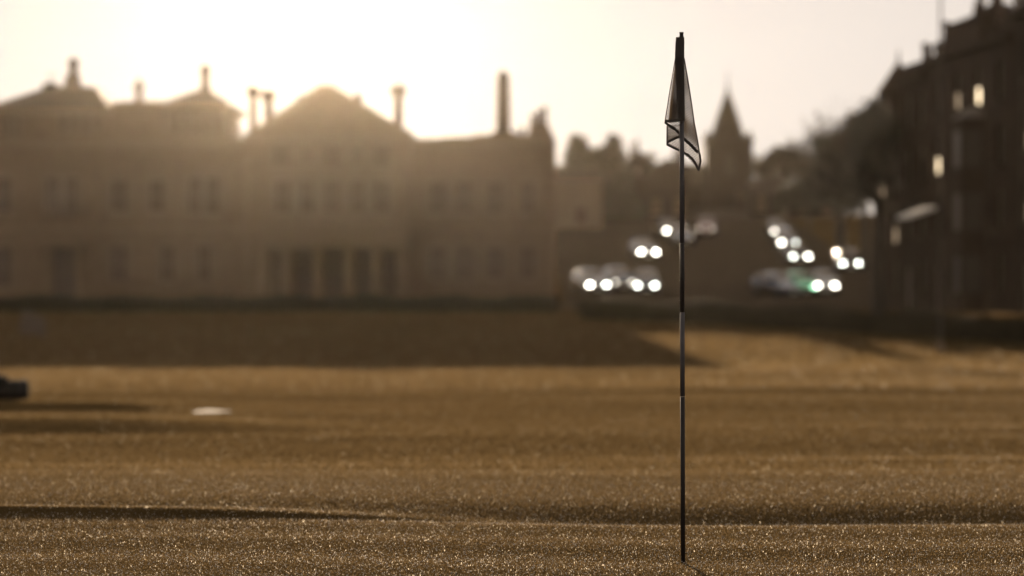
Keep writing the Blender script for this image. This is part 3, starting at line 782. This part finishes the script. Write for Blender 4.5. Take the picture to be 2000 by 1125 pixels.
def car(x, y, rz, color, label, lit=False, scale=1.0, pitch=0.0):  # lamp codes choose which headlamps glow in place of sun glints
    e = empty('parked_car', (x, y, H(x, y)+0.05), rz); e.rotation_euler = (pitch, 0, rz)
    e.scale = (scale,)*3
    tag(e, label, 'car', 'cars parked along the street')
    pm = PAINTS[color]
    b = cpart('body', 'body', pm, e)
    md = b.modifiers.new('smooth', 'SUBSURF'); md.levels = 2; md.render_levels = 2
    cpart('windscreen', 'windscreen', GLASS, e, (0, -0.015, 0.025)); cpart('rear', 'rear_window', GLASS, e, (0, 0.02, 0.02))
    cpart('side_l', 'side_window', GLASS, e, (-0.012, 0, 0)); cpart('side_r', 'side_window', GLASS, e, (0.012, 0, 0))
    for sx in (-1, 1):
        for yy in (-1.32, 1.32):
            t = cpart('tyre', 'wheel', TYRE, e, (sx*.80, yy, .32)); cpart('rim', 'rim', STEEL, t)
        lm = LAMP if not lit else GLINTDIM if lit == 'dim' else LAMPGLINT if lit is True else MATS['headlamp_glint_%d' % lit[0 if sx < 0 else 1]] if lit[0 if sx < 0 else 1] else LAMP
        hl = cpart('lamp', 'headlight', lm, e, (sx*.56, -2.06, .62))
        q_ = {'headlamp_glint_1': 1.35, 'headlamp_glint_3': 0.75, 'headlamp_glint_4': 1.3}.get(lm.name, 1.0); hl.scale = (q_, 1, q_)
        cpart('tail', 'tail_light', TAILM, e, (sx*.62, 2.05, .78))
        cpart('mirror', 'mirror', pm, e, (sx*1.0, -.55, 1.0))
    cpart('grille', 'grille', TRIMB, e, (0, -2.11, .50)); cpart('plate', 'number_plate', PLATE, e, (0, -2.14, .36)); cpart('bumper', 'bumper', TRIMB, e, (0, -2.06, .33))
    return e
def car_at(px, D, rz, color, label, lit=False, pitch=0.0): return car(PX(px, D), D, R(rz), color, label, lit, 1.0, pitch)
UP = R(0)
PT = R(5.7)
car_at(1152, 173.5, 14, 'silver', 'silver car with headlamps glowing as sun glints nearest the clubhouse corner', lit=(1, 2), pitch=PT)
car_at(1207, 175.5, 8, 'dark grey', 'dark grey car with headlamps glowing as weak sun glints between two cars with bright ones', lit=(3, 3), pitch=PT)
car_at(1262, 173, -3, 'black', 'black car with headlamps glowing as sun glints just left of the flagstick', lit=(2, 2), pitch=PT)
car_at(1516, 171, 28, 'dark blue', 'dark blue car parked askew right of the flagstick', pitch=PT)
car_at(1562, 172, 4, 'green', 'green car at the foot of the street beside the house row', lit=(0, 4), pitch=PT)
car_at(1609, 173, -3, 'white', 'white car with headlamps glowing as sun glints at the end of the house row', lit=(1, 1), pitch=PT)
car_at(1257, 200, 8, 'silver', 'silver car with headlamps glowing as sun glints coming down the left of the street', lit=(1, 1), pitch=PT)
car_at(1302, 222, 12, 'dark grey', 'dark grey car with headlamps glowing as sun glints near the top of the street', lit=(1, 1), pitch=PT)
car_at(1330, 214, 4, 'silver', 'silver unlit car behind the flagstick in mid street', pitch=PT)
car_at(1380, 224, -6, 'dark red', 'dark red car at the top of the rising street', lit='dim', pitch=PT)
car_at(1552, 196, 6, 'dark grey', 'dark grey car lowest in the queue on the right of the street', lit=(2, 1), pitch=PT)
car_at(1533, 209, 2, 'dark blue', 'dark blue car in the middle of the queue on the right', lit=(1, 2), pitch=PT)
car_at(1518, 221, 4, 'silver', 'silver car at the top of the queue on the right', lit=(1, 1), pitch=PT)
car_at(1656, 190, -2, 'silver', 'silver car with one headlamp glowing as a sun glint showing past the house row', lit=(2, 2), pitch=PT)

# ------------------------------------------------------------------ hedges added as dark bands in place of shade
SHADE_HEDGE = mat('shade_hedge_leaf', (0.04, 0.032, 0.016), 0.8, spec=0.1, noise=1.5, col2=(0.025, 0.02, 0.011))
def add_shade_hedge(hp, top, nl, label):
    ox, oy = hp[0]
    hedge = empty('hedge', (ox, oy, 0)); tag(hedge, label, 'hedge')
    P = []
    for (ax, ay), (bx, by) in zip(hp[:-1], hp[1:]):
        n_ = int(math.hypot(bx-ax, by-ay)/0.5)
        for k in range(n_): P.append((ax+(bx-ax)*k/n_, ay+(by-ay)*k/n_))
    P = np.array(P); Zb = height(P[:, 0], P[:, 1])
    vs = []; fs = []
    for k, ((x, y), z) in enumerate(zip(P, Zb)):
        hh = top*(1+0.11*math.sin(x*1.3)+0.06*math.sin(x*3.7))
        for dy_, dz_ in ((-.5, -.1), (-.55, hh*.6), (-.35, hh*.97), (.35, hh), (.55, hh*.6), (.5, -.1)): vs.append((x-ox, y-oy+dy_, z+dz_))
    for k in range(len(P)-1):
        for i in range(5): fs.append((k*6+i, (k+1)*6+i, (k+1)*6+i+1, k*6+i+1))
    MB().add(vs, fs).build('inner_twigs', SHADE_HEDGE, hedge)
    ki = rng.integers(0, len(P), nl); hh = top*(1+0.11*np.sin(P[ki, 0]*1.3)); tq = rng.uniform(0, np.pi, nl)
    C = np.stack([P[ki, 0]-ox+rng.uniform(-.3, .3, nl), P[ki, 1]-oy-0.56*np.cos(tq), Zb[ki]+hh*(0.1+0.95*np.sin(tq))*rng.uniform(.75, 1.08, nl)], 1)
    u = rng.normal(0, 1, (nl, 3)); u /= np.linalg.norm(u, axis=1, keepdims=True); v = np.cross(u, rng.normal(0, 1, (nl, 3))); v /= np.linalg.norm(v, axis=1, keepdims=True)
    np_mesh('foliage', np.stack([C-u*.08, C+v*.045, C+u*.08, C-v*.045], 1).reshape(-1, 3), np.arange(nl*4).reshape(-1, 4), SHADE_HEDGE, hedge)
add_shade_hedge([(4.0, 143.0), (11.0, 139.0), (18.0, 129.5), (25.0, 118.0), (33.0, 108.0)], 1.1, 16000, 'long low hedge added as a dark shade band along the far edge of the sunlit lawn')
add_shade_hedge([(-42.0, 149.0), (-20.0, 149.3), (3.0, 149.0)], 0.8, 16000, 'low hedge added to darken the foot of the clubhouse')

# ------------------------------------------------------------------ flagpole by the row, board on the left
D = 112.0; xk = PX(1837, D)
fpole = empty('flagpole', (xk, D, H(xk, D))); tag(fpole, 'tall thin pale flagpole in front of the house row', 'flagpole')
MB().lathe(0, 0, [(0.075, -0.1), (0.075, 1.0), (0.065, 6), (0.045, 16.5)], 12).build('pole', POLEG, fpole, True)
MB().lathe(0, 0, [(0.22, -0.05), (0.22, 0.35), (0.12, 0.45)], 12).build('base', TRIM, fpole)
MB().lathe(0, 0, [(0.04, 16.5), (0.12, 16.58), (0.12, 16.7), (0.03, 16.78)], 10).build('finial', STEEL, fpole)
D = 124.0; xk = PX(62, D); zb = H(xk, D)
bd = empty('notice_board', (xk, D, zb), R(-14)); tag(bd, 'pale leaning notice board on the shaded lawn at far left', 'board')
b_ = MB().add([(-.75,0,.35),(.72,0,.12),(.72,0.05,1.0),(-.45,0.05,1.45),(-.75,.05,.35),(.72,.05,.12),(.72,.1,1.0),(-.45,.1,1.45)], [(0,1,2,3),(7,6,5,4),(0,4,5,1),(1,5,6,2),(2,6,7,3),(3,7,4,0)])
b_.build('panel', GREYB, bd)
for x in (-.45, .5): MB().box(x-.04, x+.04, .11, .19, -.1, .9).build('leg', BARK, bd)

# ------------------------------------------------------------------ golf bag lying at the left
D = 30.4; xk = PX(18, D)
bag = empty('golf_bag', (xk, D, H(xk, D)), 0); tag(bag, 'dark golf bag lying on the grass, cut by the left edge', 'golf bag')
def lathe_x(mb, prof, yc, zc_, n=18, sq=1.0):
    vs = []
    for (x, r_) in prof:
        for i in range(n): a = 2*math.pi*i/n; vs.append((x, yc+r_*math.cos(a), zc_+r_*sq*math.sin(a)))
    fs = [(j*n+i, (j+1)*n+i, (j+1)*n+(i+1) % n, j*n+(i+1) % n) for j in range(len(prof)-1) for i in range(n)]
    fs += [tuple(range(n)), tuple(reversed(range((len(prof)-1)*n, len(prof)*n)))]
    return mb.add(vs, fs)
lathe_x(MB(), [(.225,.08),(.222,.115),(.20,.13),(.0,.135),(-.5,.13),(-.56,.14),(-.62,.135)], 0, .125, sq=.92).build('bag_body', BAGM, bag, True)
lathe_x(MB(), [(.21,.133),(.205,.14),(.15,.14),(.145,.133)], 0, .125, sq=.93).build('base_ring', BAGT, bag, True)
lathe_x(MB(), [(-.0,.02),(-.04,.075),(-.38,.08),(-.42,.03)], -.06, .24, sq=.9).build('pocket', BAGM, bag, True)
lathe_x(MB(), [(-.12,.02),(-.2,.08),(-.34,.09),(-.46,.05)], .02, .29, sq=.8).build('pocket', BAGM, bag, True)
for k in range(5):
    MB().tube((-.6, -.07+k*.035, .12+.02*(k % 2)), (-1.0-.03*k, -.08+k*.04, .13+.02*(k % 2)), .006, .006, 6).box(-1.06-.03*k, -.98-.03*k, -.10+k*.04, -.06+k*.04, .11, .17).build('club', STEEL, bag)

# small pale patch laid on the bank
xs = np.linspace(PX(355, 28.6), PX(470, 28.6), 14); ys = np.linspace(27.9, 29.1, 10)
n = 26; pts = [(PX(410, 28.5), 28.5)]; 
for i in range(n):
    a = 2*math.pi*i/n; q = 1+0.2*math.sin(3*a+1)+0.12*math.sin(5*a)
    pts.append((PX(410, 28.5)+0.2*q*math.cos(a), 28.5+0.45*q*math.sin(a)))
sp_ = MB().add([(x, y, H(x, y)+(0.03 if i == 0 else 0.006)) for i, (x, y) in enumerate(pts)], [(0, 1+i, 1+(i+1) % n) for i in range(n)]).build('pale_patch', PALE_PATCH, None, True)
struct(sp_)

# ------------------------------------------------------------------ flagstick and flag (about 10 m away)
DF = 10.0
def fx(px): return PX(px, DF)
def fz(py): return PZ(py, DF)
gz = H(fx(1334), DF)
DARKP = mat('pole_dark', (0.028, 0.023, 0.02), 0.6, spec=0.15, noise=30, col2=(0.022, 0.018, 0.016))
GREYP = mat('pole_grey', (0.085, 0.078, 0.078), 0.65, spec=0.1, noise=30, col2=(0.065, 0.06, 0.062))
fs_ = empty('flagstick', (fx(1334), DF, gz)); tag(fs_, 'thin banded golf flagstick standing upright in the green', 'flagstick')
def seg(py0, py1, m, name, r=0.0093):
    z0, z1 = fz(py1)-gz, fz(py0)-gz
    lean = (fx(1331)-fx(1334))/(fz(65)-fz(1098))
    x0, x1 = lean*z0, lean*z1
    rr0 = r*(0.93 if z0 < 0.2 else 1.0)
    mb = MB(); nn = 20; vs = []
    for z, x, q in ((z0+0.0004, x0, rr0), (z1-0.0004, x1, r)):
        for i in range(nn): a = 2*math.pi*i/nn; vs.append((x+q*math.cos(a), q*math.sin(a), z))
    mb.add(vs, [(i, (i+1) % nn, nn+(i+1) % nn, nn+i) for i in range(nn)]+[tuple(reversed(range(nn))), tuple(range(nn, 2*nn))])
    return mb.build(name, m, fs_, True)
seg(775, 1102, DARKP, 'pole_band'); seg(610, 775, GREYP, 'pole_band'); seg(475, 610, DARKP, 'pole_band'); seg(232, 475, GREYP, 'pole_band'); seg(74, 232, DARKP, 'pole_band')
lean = (fx(1331)-fx(1334))/(fz(65)-fz(1098))
zt = fz(74)-gz
MB().lathe(lean*zt, 0, [(.0045, zt), (.0045, zt+.003), (.0085, zt+.0035), (.0085, zt+.008), (.0075, zt+.0085), (.0078, zt+.017), (.0085, zt+.018), (.0085, zt+.0225)], 14).build('cap', DARKP, fs_)
MB().lathe(0, 0, [(.054, -.02), (.054, -.006), (.050, -.006), (.050, -.02)], 24).build('hole_cup', DARKP, fs_)

flag = empty('golf_flag', (fx(1334), DF, gz)); tag(flag, 'dark mesh golf flag hanging folded from the flagstick', 'flag')
def net_mat(thr):
    m = bpy.data.materials.new('flag_net'); m.use_nodes = True
    n = m.node_tree.nodes; l = m.node_tree.links
    b = n['Principled BSDF']; out = n['Material Output']
    b.inputs['Base Color'].default_value = (0.032, 0.024, 0.017, 1); b.inputs['Roughness'].default_value = 0.7
    tl = n.new('ShaderNodeBsdfTranslucent'); tl.inputs[0].default_value = (0.07, 0.05, 0.03, 1)
    m1 = n.new('ShaderNodeMixShader'); m1.inputs[0].default_value = 0.35
    l.new(b.outputs[0], m1.inputs[1]); l.new(tl.outputs[0], m1.inputs[2])
    uv = n.new('ShaderNodeUVMap')
    sep = n.new('ShaderNodeSeparateXYZ'); l.new(uv.outputs[0], sep.inputs[0])
    def mth(op, a, bb=None):
        k = n.new('ShaderNodeMath'); k.operation = op
        for i, v in enumerate((a, bb)):
            if v is None: continue
            if hasattr(v, 'links'): l.new(v, k.inputs[i])
            else: k.inputs[i].default_value = v
        return k.outputs[0]
    per = math.pi/0.0050
    ux = mth('ADD', sep.outputs['X'], mth('MULTIPLY', sep.outputs['Y'], 0.55)); uy = mth('SUBTRACT', sep.outputs['Y'], mth('MULTIPLY', sep.outputs['X'], 0.45))
    sx = mth('SINE', mth('MULTIPLY', ux, per)); sy = mth('SINE', mth('MULTIPLY', uy, per*0.8))
    hole = mth('GREATER_THAN', mth('ABSOLUTE', mth('MULTIPLY', sx, sy)), thr)
    tr = n.new('ShaderNodeBsdfTransparent')
    m2 = n.new('ShaderNodeMixShader')
    l.new(hole, m2.inputs[0]); l.new(m1.outputs[0], m2.inputs[1]); l.new(tr.outputs[0], m2.inputs[2])
    l.new(m2.outputs[0], out.inputs['Surface'])
    return m
NET = net_mat(0.46); NETD = net_mat(0.80)
HEM = mat('flag_hem', (0.035, 0.027, 0.02), 0.75, noise=60, col2=(0.025, 0.02, 0.015))
def resample(poly, n):
    P = np.array(poly, float); s = np.concatenate([[0], np.cumsum(np.linalg.norm(np.diff(P[:, :2], axis=0), axis=1))]); t = np.linspace(0, s[-1], n)
    return np.stack([np.interp(t, s, P[:, k]) for k in range(3)], 1)
def cloth(left, right, bulge=0.012, nu=14, nv=26, ph=0.0, folds=1.5, m=None):
    Lp, Rp = resample(left, nv), resample(right, nv)
    vs = []; uvs = []; fs = []
    for j in range(nv):
        for i in range(nu):
            t = i/(nu-1); p = Lp[j]*(1-t)+Rp[j]*t
            wob = bulge*math.sin(math.pi*folds*t+ph)*(0.3+0.7*j/(nv-1))
            vs.append((fx(p[0])-fx(1334), p[2]+wob, fz(p[1])-gz)); uvs.append((p[0]/492+0.0013*math.sin(j*.5), p[1]/492))
    for j in range(nv-1):
        for i in range(nu-1): fs.append((j*nu+i, j*nu+i+1, (j+1)*nu+i+1, (j+1)*nu+i))
    me = bpy.data.meshes.new('cloth_fold'); me.from_pydata(vs, [], fs)
    ul = me.uv_layers.new(name='UVMap')
    for lp in me.loops: ul.data[lp.index].uv = uvs[lp.vertex_index]
    me.polygons.foreach_set('use_smooth', [True]*len(me.polygons)); me.materials.append(m or NET)
    return link('cloth_fold', me, flag)
def hem(poly, wpx, dy=0.0, thick=0.002):
    P = np.array([(fx(p[0])-fx(1334), p[2]+dy, fz(p[1])-gz) for p in poly]); mb = MB(); n = len(P); hw = wpx/492/2
    vs = []
    for i in range(n):
        d = P[min(i+1, n-1)]-P[max(i-1, 0)]; nx, nz = -d[2], d[0]; q = math.hypot(nx, nz); nx /= q; nz /= q
        for s, t in ((-1, -1), (1, -1), (1, 1), (-1, 1)): vs.append((P[i][0]+nx*hw*s, P[i][1]+t*thick/2, P[i][2]+nz*hw*s))
    fs = [(i*4+k, i*4+(k+1) % 4, i*4+4+(k+1) % 4, i*4+4+k) for i in range(n-1) for k in range(4)] + [(0, 3, 2, 1), tuple((n-1)*4+k for k in range(4))]
    mb.add(vs, fs).build('hem', HEM, flag)
# sleeve round the stick
sl = MB(); vs = []; nn = 22
prof = [(73, 1319.8, 1336.6), (76, 1320, 1336.8), (85, 1319.2, 1336.8), (100, 1318.5, 1336.6), (122, 1317.8, 1336.6), (160, 1320, 1337), (200, 1322, 1337.3), (236, 1324, 1337.5)]
for (py, a, b) in prof:
    for i in range(nn):
        t = 2*math.pi*i/nn; vs.append((fx((a+b)/2+(b-a)/2*math.cos(t))-fx(1334), 0.0125*math.sin(t), fz(py)-gz))
sl.add(vs, [(j*nn+i, j*nn+(i+1) % nn, (j+1)*nn+(i+1) % nn, (j+1)*nn+i) for j in range(len(prof)-1) for i in range(nn)]).build('sleeve', HEM, flag, True)
A_l = [(1319,112,-.014),(1314,140,-.02),(1309,170,-.03),(1303,205,-.04),(1297,239,-.05)]
A_r = [(1333,112,-.016),(1335,140,-.018),(1336,170,-.022),(1336,205,-.026),(1336,236,-.03)]
cloth(A_l, A_r, .006, ph=.4)
cloth([(1320,118,.018),(1316,150,.024),(1311,190,.03),(1306,239,.036)], [(1335,118,.018),(1335,236,.03)], .006, m=NETD)
cloth([(1321,118,.03),(1317,150,.036),(1312,190,.044),(1308,238,.05)], [(1335,118,.03),(1335,236,.044)], .006, ph=1.0, m=NETD)
B_l = [(1333,112,.016),(1333,160,.02),(1333,215,.024),(1333,268,.03)]
B_r = [(1337,114,.02),(1345,158,.03),(1352,200,.042),(1358,240,.05),(1363,268,.055),(1366,297,.058)]
cloth(B_l, B_r, .010, ph=.2)
B2_l = [(1333,112,.05),(1333,180,.056),(1333,240,.064),(1333,293,.07)]
B2_r = [(1337,114,.03),(1345,158,.04),(1352,200,.05),(1358,240,.058),(1364,270,.064),(1369,300,.068),(1371,313,.07),(1367,330,.072)]
cloth(B2_l, B2_r, .008, ph=1.3)
cloth([(1304,243,.05),(1304,262,.054),(1304,279,.058)], [(1334,240,.06),(1334,268,.066),(1334,293,.07)], .006)
cloth([(1298,240,-.048),(1303,246,-.02),(1304,276,.03)], [(1333,238,-.02),(1333,250,.02),(1333,267,.03)], .005, ph=.8)
hem([(1296.5,238,-.052),(1310,237.5,-.046),(1337,234.5,-.032)], 5)
hem([(1319,112,-.016),(1309,168,-.032),(1297,239,-.052)], 1.6)
hem([(1297,240,-.05),(1304,244.5,-.03),(1318,252,.0),(1331,263,.03)], 5, .002)
hem([(1304.5,244,.048),(1304.5,281,.056)], 2.6)
hem([(1304,277,.028),(1318,270,.029),(1331,265,.03)], 5)
hem([(1304,280,.056),(1318,287,.06),(1334,294,.068),(1346,301,.07),(1355,309,.071),(1361,318,.072),(1367,331,.073)], 5, .001)
hem([(1334,268,.03),(1350,281,.045),(1366,297,.058)], 6, .001)
hem([(1337,113,.022),(1345,157,.033),(1352,199,.046),(1358,239,.054),(1364,269,.06),(1369,299,.066)], 2.6, .003)
hem([(1369,298,.068),(1371,313,.07),(1367,332,.074)], 4, .003)

# ------------------------------------------------------------------ foreground turf blades and dew
def blade_mat(sparkle, sun_gain=1.0):
    m = bpy.data.materials.new('grass_blade'); m.use_nodes = True
    n = m.node_tree.nodes; l = m.node_tree.links; b = n['Principled BSDF']; out = n['Material Output']
    geo = n.new('ShaderNodeNewGeometry')
    cr = n.new('ShaderNodeValToRGB')
    cr.color_ramp.elements[0].color = (0.042, 0.0265, 0.009, 1); cr.color_ramp.elements[1].color = (0.096, 0.0595, 0.022, 1)
    l.new(geo.outputs['Random Per Island'], cr.inputs['Fac']); l.new(cr.outputs[0], b.inputs['Base Color'])
    b.inputs['Roughness'].default_value = 0.5; b.inputs['Specular IOR Level'].default_value = 0.15
    br = n.new('ShaderNodeMix'); br.data_type = 'RGBA'; br.blend_type = 'MULTIPLY'; br.inputs['Factor'].default_value = 1.0
    br.inputs['B'].default_value = (2.3*sun_gain, 2.52*sun_gain, 3.25*sun_gain, 1); l.new(cr.outputs[0], br.inputs['A'])     # a leaf passes more light than it reflects
    tl = n.new('ShaderNodeBsdfTranslucent'); wt = n.new('ShaderNodeMath'); wt.operation = 'GREATER_THAN'; sy_ = n.new('ShaderNodeSeparateXYZ'); l.new(geo.outputs['Position'], sy_.inputs[0])
    mr = n.new('ShaderNodeMapRange'); mr.inputs['From Min'].default_value = 11.6; mr.inputs['From Max'].default_value = 12.8      # fewer painted sparkle blades beyond the green
    mr.inputs['To Min'].default_value = sparkle; mr.inputs['To Max'].default_value = max(sparkle, 0.988); l.new(sy_.outputs['Y'], mr.inputs['Value']); l.new(mr.outputs[0], wt.inputs[1]); l.new(geo.outputs['Random Per Island'], wt.inputs[0])
    wm = n.new('ShaderNodeMix'); wm.data_type = 'RGBA'; wm.inputs['B'].default_value = (1.0, 0.89, 0.68, 1)   # sun sparkle put into the colour of some blades
    l.new(wt.outputs[0], wm.inputs['Factor']); l.new(br.outputs['Result'], wm.inputs['A']); l.new(wm.outputs['Result'], tl.inputs[0])
    mx = n.new('ShaderNodeMixShader'); mx.inputs[0].default_value = 0.6
    l.new(b.outputs[0], mx.inputs[1]); l.new(tl.outputs[0], mx.inputs[2]); l.new(mx.outputs[0], out.inputs['Surface'])
    return m
NB = 420000
Y = 8.6 + (16.0-8.6)*rng.random(NB)**1.15
X = (rng.random(NB)*2-1)*(0.225*Y+0.35)
Z = height(X, Y)
hgt = rng.uniform(0.004, 0.010, NB)*(1+0.5*(Y > 11.8))
wd = rng.uniform(0.0009, 0.0018, NB)
az = rng.uniform(0, 2*np.pi, NB); ln = rng.uniform(0.1, 1.1, NB)
dx, dy = np.cos(az), np.sin(az)
px_, py_ = -dy*wd, dx*wd
B = np.stack([X, Y, Z-0.001], 1)
W = np.stack([px_, py_, np.zeros(NB)], 1)
mid = B + np.stack([dx*hgt*ln*0.25, dy*hgt*ln*0.25, hgt*0.6], 1)
tip = B + np.stack([dx*hgt*ln, dy*hgt*ln, hgt*(1.05-0.4*ln)], 1)
Vv = np.stack([B-W, B+W, mid+W*0.8, mid-W*0.8, tip], 1).reshape(-1, 3)
k = np.arange(NB)*5
tri = np.concatenate([np.stack([k, k+1, k+2], 1), np.stack([k, k+2, k+3], 1), np.stack([k+3, k+2, k+4], 1)])
def tall(n, y0, y1, hmin, hmax, wmin, wmax, pw):
    Y = y0+(y1-y0)*rng.random(n)**pw; X = (rng.random(n)*2-1)*(0.23*Y+1.0); Z = height(X, Y)
    h = rng.uniform(hmin, hmax, n); w2 = rng.uniform(wmin, wmax, n)/2; a = rng.uniform(0, 2*np.pi, n)
    ok = ~((Y > 149) & (X > -200))
    B = np.stack([X, Y, Z-0.004], 1); W = np.stack([np.cos(a)*w2, np.sin(a)*w2, np.zeros(n)], 1)
    T = B+np.stack([rng.normal(0, .45, n)*h, rng.normal(0, .45, n)*h, h], 1)
    return np.stack([B-W, B+W, T], 1).reshape(-1, 3), np.arange(n*3).reshape(-1, 3)
g = np_mesh('grass', Vv, tri, blade_mat(0.95, 0.92)); g['kind'] = 'stuff'
g['label'] = 'short dewy turf blades with painted-in glitter on the near green'; g['category'] = 'grass'
BM = blade_mat(0.988)
off = 0; VL = []; TL = []
for args in ((420000, 15.2, 40, .010, .021, .004, .008, 1.0), (160000, 38, 64, .03, .05, .016, .03, 1.0), (150000, 60, 148, .05, .09, .05, .09, 1.0)):
    a_, b_2 = tall(*args)
    if args[1] == 60:
        gf = np_mesh('grass', a_, b_2, blade_mat(0.985, 1.42)); gf['kind'] = 'stuff'  # far blades coloured brighter to imitate grazing sunlight
        gf['label'] = 'lawn coloured brighter for grazing sun, between the hedge and the nearer rise'; gf['category'] = 'grass'
        continue
    VL.append(a_); TL.append(b_2+off); off += len(a_)
Vv = np.concatenate(VL); tri = np.concatenate(TL)
g = np_mesh('grass', Vv, tri, BM); g['kind'] = 'stuff'
g['label'] = 'smooth lawn stretching behind the near green'; g['category'] = 'grass'

DEW = mat('dew', (0.5, 0.46, 0.4), 0.42, spec=1.0, coat=1.0)
def dew(name, X, Y, Z, r, label):
    n = len(X)
    ico = np.array([(0,0,1),(1,0,0),(0,1,0),(-1,0,0),(0,-1,0),(0,0,-1)], float)
    # octahedron subdivided once, pushed to the sphere
    f0 = [(0,1,2),(0,2,3),(0,3,4),(0,4,1),(5,2,1),(5,3,2),(5,4,3),(5,1,4)]
    vs = [tuple(v) for v in ico]; fs = []; mm = {}
    def md(a, b):
        q = (min(a, b), max(a, b))
        if q not in mm:
            p = (np.array(vs[a])+np.array(vs[b])); p /= np.linalg.norm(p); mm[q] = len(vs); vs.append(tuple(p))
        return mm[q]
    for a, b, c in f0:
        x, y, z = md(a, b), md(b, c), md(c, a); fs += [(a, x, z), (x, b, y), (z, y, c), (x, y, z)]
    vs = np.array(vs); fs = np.array(fs)
    P = np.stack([X, Y, Z], 1)
    Vv = (P[:, None, :] + vs[None]*r[:, None, None]).reshape(-1, 3)
    Ff = (fs[None]+np.arange(n)[:, None, None]*len(vs)).reshape(-1, 3)
    o = np_mesh(name, Vv, Ff, DEW, smooth=True); o['kind'] = 'stuff'; o['label'] = label; o['category'] = 'dew'
    return o
ND = 26000
Y = 8.8 + (14.5-8.8)*rng.random(ND)**1.5; X = (rng.random(ND)*2-1)*(0.225*Y+0.3)
r_ = rng.uniform(0.0008, 0.0019, ND); Z = height(X, Y)+rng.uniform(0.005, 0.010, ND)
Y2 = 12 + 14*rng.random(260); X2 = (rng.random(260)*2-1)*(0.23*Y2)
X = np.concatenate([X, X2]); Y = np.concatenate([Y, Y2]); r_ = np.concatenate([r_, rng.uniform(0.0015, 0.003, 260)])
Z = np.concatenate([Z, height(X2, Y2)+0.012])
dew('dew', X, Y, Z, r_, 'tiny dew drops sparkling on the turf')
# drops on the flagstick
nd = 46; zz = rng.uniform(0.1, 1.75, nd); aa = np.where(rng.random(nd) < 0.5, np.pi, 0)+rng.normal(0, 0.25, nd)
mb = MB()
for z, a in zip(zz, aa):
    x = lean*z+0.0094*math.cos(a); y = 0.0094*math.sin(a); q = random.uniform(0.0006, 0.0013)
    mb.lathe(x, y, [(q*.2, z-q), (q*.8, z-q*.6), (q, z), (q*.8, z+q*.6), (q*.2, z+q)], 6)
wd_ = mb.build('water_drops', DEW, fs_, True); wd_['kind'] = 'stuff'

# ------------------------------------------------------------------ haze
hz = MB().box(-275, 275, -45, 535, -4, 25.2)
hm = bpy.data.materials.new('haze'); hm.use_nodes = True
n = hm.node_tree.nodes; n.clear()
pv = n.new('ShaderNodeVolumePrincipled'); ho = n.new('ShaderNodeOutputMaterial')
pv.inputs['Color'].default_value = (1.0, 0.89, 0.70, 1)
pv.inputs['Density'].default_value = 0.000025
pv.inputs['Anisotropy'].default_value = 0.94
hm.node_tree.links.new(pv.outputs[0], ho.inputs['Volume'])
hzo = hz.build('haze', hm); hzo['kind'] = 'stuff'
